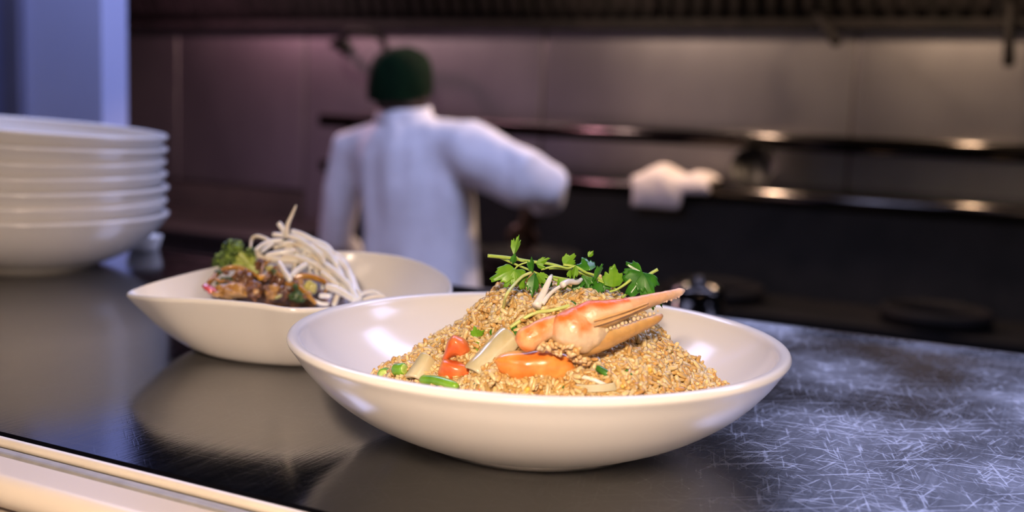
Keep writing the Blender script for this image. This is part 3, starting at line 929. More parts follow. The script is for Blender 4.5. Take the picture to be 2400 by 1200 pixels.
def build_rice():
    vs, fs, mi = [], [], []
    # solid heart of the mound
    n, mrings = 72, 26
    base = []
    for i in range(mrings + 1):
        for k in range(n):
            r = 0.116 * i / mrings; a = k * 2 * pi / n
            x, y = MX + r * cos(a), MY + r * sin(a)
            rr = sqrt((x - BC.x) ** 2 + (y - BC.y) ** 2)
            if rr > 0.120:
                x = BC.x + (x - BC.x) * 0.120 / rr; y = BC.y + (y - BC.y) * 0.120 / rr
            vs.append((x, y, max(mound(x, y) - 0.0022, bowlz(x, y) - 0.001)))
    for i in range(mrings):
        for k in range(n):
            fs.append((i * n + k, i * n + (k + 1) % n, (i + 1) * n + (k + 1) % n, (i + 1) * n + k)); mi.append(1)
    rnd = random.Random(11)
    SEG = 6
    cnt = 0
    prof6 = ((0.07, 0.70), (0.32, 1.0), (0.68, 1.0), (0.93, 0.70))
    while cnt < 14000:
        r = 0.113 * sqrt(rnd.random()); a = rnd.random() * 2 * pi
        x, y = MX + r * cos(a), MY + r * sin(a)
        if y > 0.635 and rnd.random() < 0.55: continue          # far side is out of sight: fewer grains
        if mound(x, y) < bowlz(x, y) + 0.0006: continue
        if sqrt((x - BC.x) ** 2 + (y - BC.y) ** 2) > 0.119: continue
        z = mound(x, y); nv = hnorm(x, y)
        t = V((rnd.gauss(0, 1), rnd.gauss(0, 1), rnd.gauss(0, 1))).normalized()
        t = (t - nv * t.dot(nv) * (0.75 if rnd.random() < 0.8 else 0.1)).normalized()
        s = t.cross(nv)
        s = s.normalized() if s.length > 1e-3 else t.orthogonal().normalized()
        w = t.cross(s)
        L = rnd.uniform(0.0050, 0.0078); R = rnd.uniform(0.00105, 0.00148)
        c = V((x, y, z)) + nv * rnd.uniform(-0.0012, 0.0016)
        bend = rnd.uniform(-0.0006, 0.0006)
        b0 = len(vs)
        p0 = c - t * L / 2; p1 = c + t * L / 2
        vs.append(tuple(p0))
        for tt, k_ in prof6:
            q = c + t * (L * (tt - 0.5)) + s * (bend * 4 * tt * (1 - tt))
            for j in range(SEG):
                an = j * 2 * pi / SEG
                vs.append(tuple(q + s * (R * k_ * cos(an)) + w * (R * 0.85 * k_ * sin(an))))
        vs.append(tuple(p1)); e = len(vs) - 1
        for j in range(SEG):
            j2 = (j + 1) % SEG
            fs.append((b0, b0 + 1 + j2, b0 + 1 + j)); mi.append(0)
            for q in range(3):
                o_ = b0 + 1 + q * SEG
                fs.append((o_ + j, o_ + j2, o_ + SEG + j2, o_ + SEG + j)); mi.append(0)
            fs.append((b0 + 1 + 3 * SEG + j, b0 + 1 + 3 * SEG + j2, e)); mi.append(0)
        cnt += 1
    me = bpy.data.meshes.new('fried_rice')
    org = V((MX, MY, CT + 0.012))
    me.from_pydata([(v[0] - org.x, v[1] - org.y, v[2] - org.z) for v in vs], [], fs)
    me.materials.append(RICE); me.materials.append(RICE_CORE)
    me.polygons.foreach_set('material_index', mi); me.polygons.foreach_set('use_smooth', [True] * len(fs))
    me.update()
    o = bpy.data.objects.new('fried_rice', me); COL.objects.link(o); o.location = org
    tag(o, 'heap of golden brown fried rice grains filling the wide white bowl', 'rice', kind='stuff')

RICE = noisemat('fried_rice_grain', (0.45, 0.225, 0.052, 1), (0.66, 0.405, 0.14, 1), scale=60, rough=0.30, lo=0.08, hi=0.45, third=(0.78, 0.57, 0.28, 1), island=True, sss=0.35, sssr=(0.004, 0.0025, 0.001))
RICE_CORE = noisemat('rice_heart', (0.26, 0.12, 0.03, 1), (0.38, 0.20, 0.06, 1), scale=300, rough=0.6)
build_rice()

# ------------------------------------------------------------------ things in the rice bowl
EGG = noisemat('scrambled_egg', (0.72, 0.42, 0.05, 1), (0.85, 0.58, 0.12, 1), scale=200, rough=0.45, sss=0.15, bump=0.3)
TOMATO = noisemat('cooked_tomato', (0.74, 0.20, 0.025, 1), (0.88, 0.42, 0.10, 1), scale=70, rough=0.26, lo=0.35, hi=0.66, sss=0.2, sssr=(0.006, 0.002, 0.001), coat=0.3, bump=0.15, bscale=90)
TOMATO_RED = noisemat('red_tomato', (0.68, 0.12, 0.025, 1), (0.80, 0.27, 0.08, 1), scale=110, rough=0.28, sss=0.15, sssr=(0.005, 0.002, 0.001), bump=0.2)
ONION = noisemat('translucent_onion', (0.56, 0.48, 0.25, 1), (0.74, 0.67, 0.44, 1), scale=60, rough=0.16, sss=0.25, sssr=(0.006, 0.005, 0.003), coat=0.3, trans=0.1, stretch=(1, 1, 0.2))
GREEN = noisemat('green_bean', (0.11, 0.30, 0.015, 1), (0.22, 0.46, 0.035, 1), scale=90, rough=0.3, sss=0.1, coat=0.2)
GREEN_DK = noisemat('dark_scallion', (0.025, 0.11, 0.012, 1), (0.055, 0.20, 0.02, 1), scale=120, rough=0.3, coat=0.2)
GREEN_CUT = noisemat('cut_green', (0.35, 0.52, 0.08, 1), (0.50, 0.66, 0.16, 1), scale=500, rough=0.35)


def frame(n, upv=(0, 0, 1)):
    n = V(n).normalized(); u = V(upv); u = (u - n * u.dot(n))
    u = u.normalized() if u.length > 1e-4 else n.orthogonal().normalized()
    return u.cross(n), u, n         # right, up, outwards

EGGS = [(1133, 777, 7), (1028, 800, 8), (1012, 868, 6), (1150, 876, 8), (1235, 915, 9), (1478, 862, 7), (1522, 868, 10), (1663, 873, 9), (1568, 905, 9), (1610, 898, 7), (1545, 880, 8),
        (1402, 800, 6), (1270, 705, 6), (1375, 702, 6), (1120, 752, 6), (1092, 742, 5), (1458, 905, 6), (1330, 715, 5), (1640, 905, 6), (1205, 742, 5)]
for i, (px, py, r) in enumerate(EGGS):
    p = hit(px, py, 0.001); R = pm(r, p.y)
    bm = bmesh.new(); ico(bm, p, R, 2, (1.25, 0.8, 0.8), Matrix.Rotation(i * 1.3, 3, 'Y') @ Matrix.Rotation(i * 0.7, 3, 'Z'), 0.55, 1.6, i * 3.1)
    tag(obj('egg_bit', bm, EGG), 'small yellow scrap of scrambled egg among the fried rice', 'egg', 'egg scraps in the fried rice')

# tomato wedges
def wedge(name, pts_top, pts_bot, y0, y1, mat, label, seed=0.0, n=14, grp=None):
    """solid between an upper and a lower outline (photo pixels) with a rounded front, standing at depths y0..y1"""
    bm = bmesh.new()
    top = spline([V((a, b, 0)) for a, b in pts_top], 6); bot = spline([V((a, b, 0)) for a, b in pts_bot], 6)
    m_ = 10; rings = []
    for j in range(len(top)):
        t, b = top[j], bot[j]; ring = []
        e = max(0.12, sin(pi * (j + 0.35) / (len(top) - 0.3)))
        for k in range(2 * m_):
            a = k * pi / m_
            s = (1 - cos(a)) / 2
            q = t.lerp(b, s)
            front = sin(a)
            yy = (y0 + y1) / 2 - (y1 - y0) / 2 * front * sqrt(e)
            w = at(q.x, q.y, yy)
            w += V((1, 1, 1)) * 0.0007 * noise.noise(w * 170 + V((seed, 0, 0)))
            ring.append(bm.verts.new(w))
        rings.append(ring)
    for i in range(len(rings) - 1):
        for k in range(2 * m_): bm.faces.new((rings[i][k], rings[i][(k + 1) % (2 * m_)], rings[i + 1][(k + 1) % (2 * m_)], rings[i + 1][k]))
    bm.faces.new(rings[0][::-1]); bm.faces.new(rings[-1])
    return tag(obj(name, bm, mat), label, 'tomato', grp)

yt = hit(1250, 860).y
wedge('tomato_wedge', [(1158, 842), (1178, 828), (1215, 822), (1260, 818), (1305, 820), (1340, 835), (1355, 858)],
      [(1158, 850), (1172, 876), (1205, 897), (1250, 907), (1295, 903), (1332, 888), (1355, 864)], yt - 0.010, yt + 0.012, TOMATO, 'big orange tomato wedge lying under the crab claw', 2.0)
y2 = hit(1060, 850).y
wedge('tomato_piece', [(1036, 846), (1046, 806), (1064, 784), (1084, 792), (1102, 814)], [(1040, 862), (1054, 842), (1070, 836), (1086, 838), (1103, 824)], y2 - 0.008, y2 + 0.006, TOMATO_RED, 'upright red tomato scrap between the onion petals in the fried rice', 5.0)
wedge('tomato_piece', [(1028, 866), (1040, 842), (1064, 846), (1090, 852), (1108, 870)], [(1030, 896), (1050, 902), (1072, 896), (1092, 890), (1108, 880)], y2 - 0.017, y2 + 0.000, TOMATO_RED, 'flat red tomato scrap low on the rice next to the green bean stick', 8.0)
y3 = hit(1125, 912).y
wedge('tomato_piece', [(1112, 912), (1122, 907), (1136, 909)], [(1112, 917), (1122, 921), (1138, 918)], y3 - 0.003, y3 + 0.004, TOMATO_RED, 'tiny red tomato scrap at the bowl rim below the onion petal', 9.0)
# strip of tomato skin behind the onion, beside the claw's root
# onion petals: curved thick sheets
def petal(corners, yc, mat, label, bulge=0.004, th=0.0022, dy=(0, 0, 0, 0)):
    bm = bmesh.new(); n = 12; rows = []
    c = [at(px, py, yc + d_) for (px, py), d_ in zip(corners, dy)]      # top, right, bottom, left
    nv = (c[1] - c[3]).cross(c[0] - c[2]).normalized()
    if nv.y > 0: nv = -nv
    for j in range(n + 1):
        row = []
        for i in range(n + 1):
            u, v = i / n, j / n
            p = c[0] * ((1 - u) * (1 - v)) + c[1] * (u * (1 - v)) + c[2] * (u * v) + c[3] * ((1 - u) * v)
            p = p + nv * (bulge * (1 - (2 * u - 1) ** 2)) + nv * 0.0006 * noise.noise(p * 150)
            row.append(bm.verts.new(p))
        rows.append(row)
    for j in range(n):
        for i in range(n): bm.faces.new((rows[j][i], rows[j][i + 1], rows[j + 1][i + 1], rows[j + 1][i]))
    o = tag(obj('onion_petal', bm, mat), label, 'onion')
    s = o.modifiers.new('thick', 'SOLIDIFY'); s.thickness = th; s.offset = 0
    b = o.modifiers.new('sub', 'SUBSURF'); b.levels = 1; b.render_levels = 1
    return o
yo = hit(1150, 830).y
petal([(1178, 766), (1222, 806), (1138, 894), (1088, 862)], yo - 0.006, ONION, 'large translucent onion petal leaning beside the orange tomato wedge', 0.0035, 0.0020, (0.012, 0.004, -0.008, -0.004))
yo = hit(985, 860).y
petal([(990, 828), (1022, 850), (992, 898), (950, 886)], yo - 0.007, ONION, 'pale onion petal lying behind the two green bean slices', 0.004, 0.0024, (0.006, 0.004, -0.004, -0.002))
yo = hit(1400, 905).y
petal([(1350, 900), (1440, 896), (1446, 914), (1346, 916)], yo - 0.001, ONION, 'brownish onion strip in the rice low at the front rim', 0.003, 0.002)

# green bean slices and sticks
def slice_(px, py, r, axis, ln, label, mat=GREEN, cut=True, grp=None):
    p = hit(px, py, 0.0); R = pm(r, p.y); p = p - _f * R * 1.3
    ax = V(axis).normalized()
    t = empty('green_bean_slice', p - V((0, 0, R)), label, 'green bean', grp)
    bm = bmesh.new(); tube(bm, [p - ax * ln / 2, p - ax * ln * 0.42, p + ax * ln * 0.42, p + ax * ln / 2], [R * 0.9, R, R, R * 0.9], 18)
    obj('skin', bm, mat, t)
    if cut:
        bm = bmesh.new()
        lathe(bm, [(0, 0.0006), (R * 0.55, 0.0006), (R * 0.80, 0.0003), (R * 0.82, -0.0004), (0, -0.0004)], 16)
        q = ax.to_track_quat('Z', 'Y').to_matrix().to_4x4(); q.translation = p + ax * ln / 2
        bmesh.ops.transform(bm, matrix=q, verts=bm.verts); obj('cut_face', bm, GREEN_CUT, t)
slice_(905, 875, 16, (-0.15, -1, 0.12), 0.006, 'round green bean slice lying alone on the bowl left of the rice')
slice_(939, 864, 15, (0.85, -0.6, 0.25), 0.0065, 'green bean slice touching the rice heap next to the onion petal')
p0, p1 = hit(988, 890, 0.006), hit(1072, 908, 0.006)
bm = bmesh.new(); tube(bm, spline([p0, p0.lerp(p1, 0.5) + V((0, 0, 0.0012)), p1], 5), [0.0018] + [0.0026] * 8 + [0.0023, 0.0014], 12)
tag(obj('green_bean_stick', bm, GREEN), 'bright green bean stick lying at the front of the rice', 'green bean')
for px0, py0, px1, py1, r, lb in ((1396, 860, 1430, 880, 9, 'dark green scallion piece below the crab claw'), (1202, 766, 1216, 792, 9, 'dark green scallion piece behind the large onion petal'),
                                  (1466, 868, 1480, 884, 7, 'dark green scallion scrap in the rice right of the tomato wedge'), (1112, 900, 1122, 910, 6, 'small green scallion scrap in front of the tomato pieces'),
                                  (1335, 708, 1350, 716, 6, 'tiny green scallion scrap on top of the rice above the claw'), (1318, 905, 1330, 912, 4, 'tiny green scallion scrap by the tomato wedge at the rim'),
                                  (1562, 822, 1584, 832, 5, 'pale green scallion scrap on the right slope of the rice')):
    a, b = hit(px0, py0, 0.0015), hit(px1, py1, 0.0015); R = pm(r, a.y)
    bm = bmesh.new(); tube(bm, [a, a.lerp(b, 0.2), a.lerp(b, 0.8), b], [R * 0.6, R, R, R * 0.6], 12)
    tag(obj('scallion_piece', bm, GREEN_DK), lb, 'scallion')

# ------------------------------------------------------------------ crab claw
CRAB = vcolmat('crab_shell', rough=0.38, sss=0.12, bump=0.6, bscale=420, bdist=0.0008, nz_amt=0.10, coat=0.15)
OR_, WH_, TAN_, PINK_, BRN_ = V((0.74, 0.19, 0.025)), V((0.74, 0.55, 0.33)), V((0.44, 0.24, 0.07)), V((0.72, 0.42, 0.23)), V((0.20, 0.11, 0.06))


def claw_piece(name, pts, parent, colfn, seg=22, nz=0.0005, oval=0.8):
    """pts: (px, py, y, half height px); colour from position along and around"""
    P = [at(a, b, c) for a, b, c, d in pts]; R = [pm(d, c) for a, b, c, d in pts]
    n = 7
    path = spline(P, n); rad = [v.x for v in spline([V((r, 0, 0)) for r in R], n)]
    bm = bmesh.new()
    rings = tube(bm, path, [(r, r * oval) for r in rad], seg, up=CU)
    info = {}
    for i, rg in enumerate(rings):
        for k, v in enumerate(rg): info[tuple(round(x, 7) for x in v.co)] = (i / (len(rings) - 1), cos(k * 2 * pi / seg))
    cols = []
    for i, rg in enumerate(rings):
        for k, v in enumerate(rg):
            cols.append(colfn(i / (len(rings) - 1), cos(k * 2 * pi / seg), v.co.copy()))
            nv = (v.co - path[i])
            v.co += nv * (nz / max(1e-5, rad[i])) * noise.noise(v.co * 260)
    o = obj(name, bm, CRAB, parent)
    a = o.data.color_attributes.new('pigment', 'FLOAT_COLOR', 'POINT')
    for i, c in enumerate(cols): a.data[i].color = (c[0], c[1], c[2], 1)
    return o


def mixc(a, b, t):
    t = max(0.0, min(1.0, t)); return a * (1 - t) + b * t
ylc = 0.512
claw = empty('crab_claw', at(1290, 830, ylc), 'orange and cream crab claw with open pincers lying on the rice', 'crab claw')


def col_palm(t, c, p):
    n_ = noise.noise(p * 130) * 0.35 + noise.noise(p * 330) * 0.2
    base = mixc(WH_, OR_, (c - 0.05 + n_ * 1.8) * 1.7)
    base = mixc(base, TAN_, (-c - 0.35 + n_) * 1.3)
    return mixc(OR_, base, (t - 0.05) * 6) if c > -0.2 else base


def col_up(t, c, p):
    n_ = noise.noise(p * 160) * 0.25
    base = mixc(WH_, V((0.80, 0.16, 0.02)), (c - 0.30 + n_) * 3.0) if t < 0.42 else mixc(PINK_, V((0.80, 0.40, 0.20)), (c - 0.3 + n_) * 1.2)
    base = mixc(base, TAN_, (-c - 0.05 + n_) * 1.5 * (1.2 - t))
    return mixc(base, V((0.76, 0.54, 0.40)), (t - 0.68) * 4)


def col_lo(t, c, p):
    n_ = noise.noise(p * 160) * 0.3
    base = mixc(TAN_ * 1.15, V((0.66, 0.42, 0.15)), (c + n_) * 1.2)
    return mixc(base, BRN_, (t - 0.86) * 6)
# root segment: torn orange shell
claw_piece('wrist_segment', [(1222, 806, ylc - 0.002, 24), (1234, 796, ylc - 0.003, 31), (1256, 782, ylc - 0.003, 28), (1286, 768, ylc - 0.001, 27), (1316, 760, ylc, 26)], claw,
           lambda t, c, p: mixc(mixc(OR_, V((0.85, 0.42, 0.16)), 0.5 + noise.noise(p * 200)), WH_, (-c - 0.3) * 1.2 + (t - 0.6) * 2))
claw_piece('palm', [(1292, 776, ylc + 0.001, 22), (1318, 775, ylc - 0.001, 46), (1345, 775, ylc - 0.001, 56), (1372, 776, ylc, 54), (1396, 774, ylc + 0.001, 44), (1420, 768, ylc + 0.003, 24)], claw, col_palm, 26, 0.0009)
claw_piece('upper_finger', [(1345, 748, ylc + 0.000, 26), (1380, 743, ylc - 0.001, 38), (1420, 735, ylc, 33), (1460, 724, ylc + 0.003, 25), (1500, 712, ylc + 0.007, 19), (1540, 700, ylc + 0.012, 14.5),
                            (1575, 690, ylc + 0.017, 11), (1594, 684, ylc + 0.020, 9), (1604, 681, ylc + 0.0215, 3.5)], claw, col_up, 22, 0.0003)
claw_piece('lower_finger', [(1350, 815, ylc + 0.001, 26), (1385, 805, ylc - 0.001, 27), (1420, 795, ylc, 24), (1455, 782, ylc + 0.004, 20), (1490, 768, ylc + 0.008, 16), (1522, 754, ylc + 0.012, 13), (1543, 744, ylc + 0.015, 10), (1552, 738, ylc + 0.016, 4)], claw, col_lo, 22, 0.0004)
# raised ridges along the upper finger, teeth on both
for off, r in ((10, 3.2), (22, 3.0)):
    bm = bmesh.new()
    P = [(1392, 742 + off, -0.009), (1425, 733 + off * 0.92, -0.0065), (1470, 720 + off * 0.75, -0.002), (1520, 705 + off * 0.5, 0.005)]
    path = spline([at(a, b, ylc + c) for a, b, c in P], 6)
    tube(bm, path, [pm(r, ylc) * (0.4 + 0.6 * sin(pi * (i + 1) / (len(path) + 1))) for i in range(len(path))], 8)
    o = obj('shell_ridge', bm, CRAB, claw); pigment(o, lambda p: V((0.74, 0.42, 0.16)))
for i in range(15):
    t = i / 14
    px = 1412 + t * 130; py = 776 - t * 46 + 1.5 * sin(i * 2.1); yy = ylc - 0.0035 + 0.016 * t
    bm = bmesh.new(); ico(bm, at(px, py, yy), pm(5.2 - 1.8 * t + 1.1 * sin(i * 1.7), yy), 2, (1, 1, 1.1))
    o = obj('tooth', bm, CRAB, claw); pigment(o, lambda p: V((0.78, 0.58, 0.34)))
for i in range(7):
    t = i / 6
    bm = bmesh.new(); ico(bm, at(1556 + 34 * t, 707 - 11 * t + 1.5 * sin(i * 2.9), ylc + 0.0125 + 0.006 * t), pm(3.4 + 1.2 * sin(i * 2.3), ylc), 1)
    o = obj('tooth', bm, CRAB, claw); pigment(o, lambda p: V((0.80, 0.55, 0.40)))
# lumps of crab flesh and rice-coloured crumbs at the joint
FLESH = noisemat('crab_flesh', (0.62, 0.34, 0.10, 1), (0.82, 0.60, 0.33, 1), scale=60, rough=0.35, sss=0.2, lo=0.2, hi=0.7, island=True)
bm = bmesh.new(); rnd = random.Random(21)
for i in range(70):
    t = rnd.random(); px = 1262 + 116 * t + rnd.uniform(-6, 6); py = 812 + 26 * t * t + rnd.uniform(-14, 22) * (0.5 + 0.6 * t)
    ico(bm, at(px, py, ylc - 0.0075 + rnd.uniform(-0.002, 0.005)), pm(rnd.uniform(4.5, 8.5), ylc), 2, (rnd.uniform(0.9, 1.7), 0.8, 0.8), Matrix.Rotation(rnd.uniform(-1.2, 1.2), 3, 'Y'), 0.45, 1.6, i * 5.0)
tag(obj('flesh_crumbs', bm, FLESH, claw), kind='stuff')

# ------------------------------------------------------------------ coriander garnish
def leafmat(name, c1, c2, tr=0.35, rough=0.35):
    mt, nt, b = newmat(name)
    L = nt.links.new; N = nt.nodes.new
    tc = N('ShaderNodeTexCoord'); nz = N('ShaderNodeTexNoise'); nz.inputs['Scale'].default_value = 140; nz.inputs['Detail'].default_value = 3
    L(tc.outputs['Object'], nz.inputs['Vector'])
    cr = N('ShaderNodeValToRGB'); cr.color_ramp.elements[0].position = 0.35; cr.color_ramp.elements[0].color = c1
    cr.color_ramp.elements[1].position = 0.65; cr.color_ramp.elements[1].color = c2
    L(nz.outputs['Fac'], cr.inputs['Fac']); L(cr.outputs['Color'], b.inputs['Base Color']); setp(b, Roughness=rough)
    tl_ = N('ShaderNodeBsdfTranslucent'); L(cr.outputs['Color'], tl_.inputs['Color'])
    mx = N('ShaderNodeMixShader'); mx.inputs[0].default_value = tr
    out = nt.nodes['Material Output']
    L(b.outputs[0], mx.inputs[1]); L(tl_.outputs[0], mx.inputs[2]); L(mx.outputs[0], out.inputs['Surface'])
    return mt
LEAF = leafmat('coriander_leaf', (0.15, 0.40, 0.015, 1), (0.28, 0.55, 0.04, 1))
LEAF_DK = leafmat('dark_coriander_leaf', (0.025, 0.16, 0.012, 1), (0.07, 0.28, 0.02, 1), 0.25, 0.28)
STEM = noisemat('coriander_stem', (0.30, 0.46, 0.06, 1), (0.44, 0.58, 0.12, 1), scale=120, rough=0.35, sss=0.15)
STEM_PALE = noisemat('pale_stem', (0.52, 0.60, 0.16, 1), (0.62, 0.68, 0.25, 1), scale=120, rough=0.35, sss=0.15)


def leaf(parent, base, tip, y, width, mat, roll=0.0, fold=0.15, bend=0.0, spread=78, dy=0.0, seed=0):
    b = at(base[0], base[1], y); t = at(tip[0], tip[1], y + dy)
    ax = (t - b); ln = ax.length; ax.normalize()
    sd = ax.cross(_f).normalized(); sd = Matrix.Rotation(radians(roll), 3, ax) @ sd
    nv = sd.cross(ax).normalized()
    if nv.y > 0: nv = -nv
    NU, NV = 48, 7
    sw = pm(width, y) / 2
    A = radians(spread)
    bm = bmesh.new(); rows = []
    pts2 = []
    for i in range(NU + 1):
        u = -1 + 2 * i / NU; a = u * A
        lobe = 0.74 + 0.26 * abs(cos(1.5 * pi * u)) ** 0.8
        env = 1.0 - 0.28 * abs(u) ** 1.5
        teeth = 1.0 + 0.07 * cos(u * 24 + seed) * (0.4 + 0.6 * abs(u) ** 0.3)
        pts2.append((sin(a) * lobe * env * teeth, cos(a) * lobe * env * teeth))
    mw = max(abs(p[0]) for p in pts2)
    for x, yv in pts2:
        row = []
        for j in range(NV + 1):
            r = j / NV
            qx, qy = x / mw * sw * r, yv * ln * r
            h_ = -fold * abs(qx) + bend * qy * qy / ln + 0.06 * ln * noise.noise(V((qx * 160, qy * 160, seed * 2.3))) * r
            row.append(bm.verts.new(b + ax * qy + sd * qx + nv * h_))
        rows.append(row)
    for i in range(NU):
        for j in range(NV):
            if j == 0: bm.faces.new((rows[i][0], rows[i][1], rows[i + 1][1]))
            else: bm.faces.new((rows[i][j], rows[i][j + 1], rows[i + 1][j + 1], rows[i + 1][j]))
    bmesh.ops.remove_doubles(bm, verts=[r[0] for r in rows], dist=1e-6)
    o = obj('leaf', bm, mat, parent)
    s = o.modifiers.new('thick', 'SOLIDIFY'); s.thickness = 0.00025
    return o


def Z(x, y): return (1120 + x / 4.8, 540 + y / 4.8)      # pixel of a point in the 4.8x study crop


def stem(parent, pts, y, r, mat=STEM, name='stem', dys=None):
    P = [at(*Z(*p), y + (dys[i] if dys else 0)) for i, p in enumerate(pts)]
    path = spline(P, 6); bm = bmesh.new()
    tube(bm, path, [pm(r, y) * (1.0 - 0.25 * i / len(path)) for i in range(len(path))], 8)
    return obj(name, bm, mat, parent)
YG = 0.565
s1 = empty('coriander_sprig', at(*Z(700, 620), YG), 'coriander sprig with a long bare stem end and an upright leaf over the rice', 'herb', 'coriander garnish')
stem(s1, [(112, 285), (350, 308), (560, 345), (800, 375), (1000, 430), (1250, 510), (1450, 620)], YG, 4.2, dys=[-0.01, -0.006, 0, 0, 0, 0, 0.005])
stem(s1, [(240, 300), (420, 380), (590, 450), (760, 520)], YG - 0.004, 3.0)
stem(s1, [(430, 300), (480, 340), (520, 345)], YG - 0.004, 2.6)
stem(s1, [(410, 440), (450, 400), (500, 375), (560, 360)], YG - 0.006, 2.2)
stem(s1, [(710, 440), (880, 402), (1010, 425), (1100, 395)], YG - 0.005, 2.8)
leaf(s1, Z(405, 285), Z(452, 55), YG - 0.006, 26, LEAF, 25, 0.5, 0.1, 46, 0.002, 1)
leaf(s1, Z(420, 255), Z(392, 385), YG - 0.007, 17, LEAF_DK, -20, 0.4, 0.0, 44, 0, 2)
leaf(s1, Z(415, 430), Z(150, 525), YG - 0.010, 46, LEAF, 25, 0.25, -0.25, 84, -0.006, 3)
leaf(s1, Z(420, 440), Z(540, 640), YG - 0.010, 52, LEAF, -25, 0.25, -0.3, 80, -0.003, 4)
leaf(s1, Z(410, 440), Z(300, 630), YG - 0.011, 36, LEAF, 10, 0.2, -0.2, 66, -0.004, 15)
leaf(s1, Z(620, 480), Z(600, 300), YG - 0.008, 24, LEAF_DK, 40, 0.5, 0.1, 50, 0, 5)
leaf(s1, Z(640, 470), Z(622, 735), YG - 0.010, 34, LEAF_DK, -20, 0.4, -0.1, 58, -0.006, 6)
leaf(s1, Z(660, 480), Z(760, 610), YG - 0.007, 34, LEAF, 30, 0.3, -0.1, 62, -0.003, 7)
leaf(s1, Z(650, 380), Z(808, 310), YG - 0.002, 17, LEAF, 10, 0.3, 0.0, 62, 0.002, 8)
leaf(s1, Z(660, 380), Z(760, 420), YG - 0.006, 16, LEAF, 10, 0.3, 0.0, 62, 0.0, 9)
s2 = empty('coriander_sprig', at(*Z(1150, 640), YG), 'coriander sprig with a dark curled leaf in the middle of the garnish', 'herb', 'coriander garnish')
stem(s2, [(700, 480), (830, 540), (950, 590), (1080, 665)], YG - 0.006, 3.0)
stem(s2, [(840, 520), (980, 545), (1130, 560), (1260, 600)], YG + 0.003, 3.0)
stem(s2, [(960, 385), (1100, 410), (1220, 475), (1310, 505), (1420, 580)], YG - 0.004, 3.6)
stem(s2, [(800, 430), (1010, 440), (1160, 500)], YG + 0.002, 2.5)
leaf(s2, Z(965, 400), Z(1095, 265), YG - 0.004, 34, LEAF, 10, 0.2, 0.0, 70, 0, 10)
leaf(s2, Z(1270, 450), Z(1200, 275), YG - 0.004, 50, LEAF_DK, 20, 0.45, -0.35, 70, 0.004, 11)
leaf(s2, Z(1240, 300), Z(1300, 230), YG + 0.002, 15, LEAF, 10, 0.3, 0.0, 66, 0, 12)
leaf(s2, Z(1100, 385), Z(1075, 560), YG - 0.007, 20, LEAF, 30, 0.4, 0.1, 55, 0, 13)
leaf(s2, Z(1040, 440), Z(1045, 550), YG - 0.006, 18, LEAF, -30, 0.4, 0.0, 60, 0, 14)
leaf(s2, Z(1310, 570), Z(1395, 368), YG - 0.006, 19, LEAF_DK, 30, 0.4, 0.1, 44, 0, 16)
leaf(s2, Z(1170, 500), Z(1240, 680), YG - 0.007, 36, LEAF_DK, 30, 0.3, -0.1, 60, -0.003, 17)
leaf(s2, Z(1290, 520), Z(1290, 690), YG - 0.005, 40, LEAF_DK, -20, 0.3, -0.1, 62, -0.003, 18)
leaf(s2, Z(1380, 590), Z(1330, 700), YG - 0.006, 30, LEAF_DK, 10, 0.3, -0.1, 62, -0.003, 19)
leaf(s2, Z(900, 545), Z(985, 660), YG - 0.012, 30, LEAF, 20, 0.3, -0.1, 62, -0.003, 40)
leaf(s2, Z(1090, 560), Z(1180, 670), YG - 0.010, 36, LEAF_DK, -15, 0.3, -0.1, 66, -0.003, 41)
leaf(s2, Z(1430, 560), Z(1400, 690), YG - 0.004, 36, LEAF_DK, 15, 0.3, -0.1, 66, -0.002, 42)
leaf(s2, Z(800, 520), Z(720, 640), YG - 0.003, 36, LEAF_DK, 15, 0.3, -0.1, 66, -0.002, 43)
s3 = empty('coriander_sprig', at(*Z(1700, 700), YG), 'coriander sprig with a bright fan leaf and a broad dark leaf by the claw', 'herb', 'coriander garnish')
stem(s3, [(2025, 438), (1930, 495), (1820, 590), (1700, 690), (1625, 755)], YG + 0.004, 4.0)
stem(s3, [(1722, 552), (1650, 610), (1560, 665), (1480, 690)], YG - 0.009, 3.6)
stem(s3, [(1350, 560), (1440, 600), (1520, 640), (1600, 690)], YG - 0.004, 2.6)
leaf(s3, Z(1518, 640), Z(1525, 385), YG - 0.007, 52, LEAF, 5, 0.15, 0.05, 82, 0.001, 20)
leaf(s3, Z(1850, 470), Z(1665, 355), YG - 0.001, 32, LEAF_DK, 15, 0.3, -0.1, 58, 0.002, 21)
leaf(s3, Z(1890, 480), Z(1700, 720), YG - 0.004, 78, LEAF_DK, 10, 0.22, -0.2, 76, -0.006, 22)
leaf(s3, Z(1860, 470), Z(1985, 700), YG - 0.004, 62, LEAF_DK, -20, 0.25, -0.2, 66, -0.006, 23)
leaf(s3, Z(1800, 480), Z(1610, 560), YG - 0.002, 46, LEAF_DK, 10, 0.2, -0.1, 66, 0, 24)
leaf(s3, Z(2005, 700), Z(2075, 870), 0.545, 14, LEAF_DK, 10, 0.3, 0, 50, 0, 25)
leaf(s3, Z(1950, 800), Z(1975, 900), 0.545, 16, LEAF, 10, 0.3, 0, 60, 0, 26)
s4 = empty('coriander_sprig', at(1177, 748, 0.54), 'yellow-green coriander stem arching down over the left face of the rice', 'herb')
P = [at(*Z(600, 475), YG - 0.008), at(*Z(500, 520), YG - 0.012), at(*Z(400, 620), YG - 0.020), at(*Z(320, 730), YG - 0.028), hit(1179, 725, 0.003), hit(1172, 752, 0.002)]
path = spline(P, 6); bm = bmesh.new(); tube(bm, path, 0.00085, 8); obj('stem', bm, STEM_PALE, s4)
s5 = empty('coriander_sprig', hit(1196, 765, 0.003), 'pale coriander stem lying across the rice from the onion to the claw', 'herb')
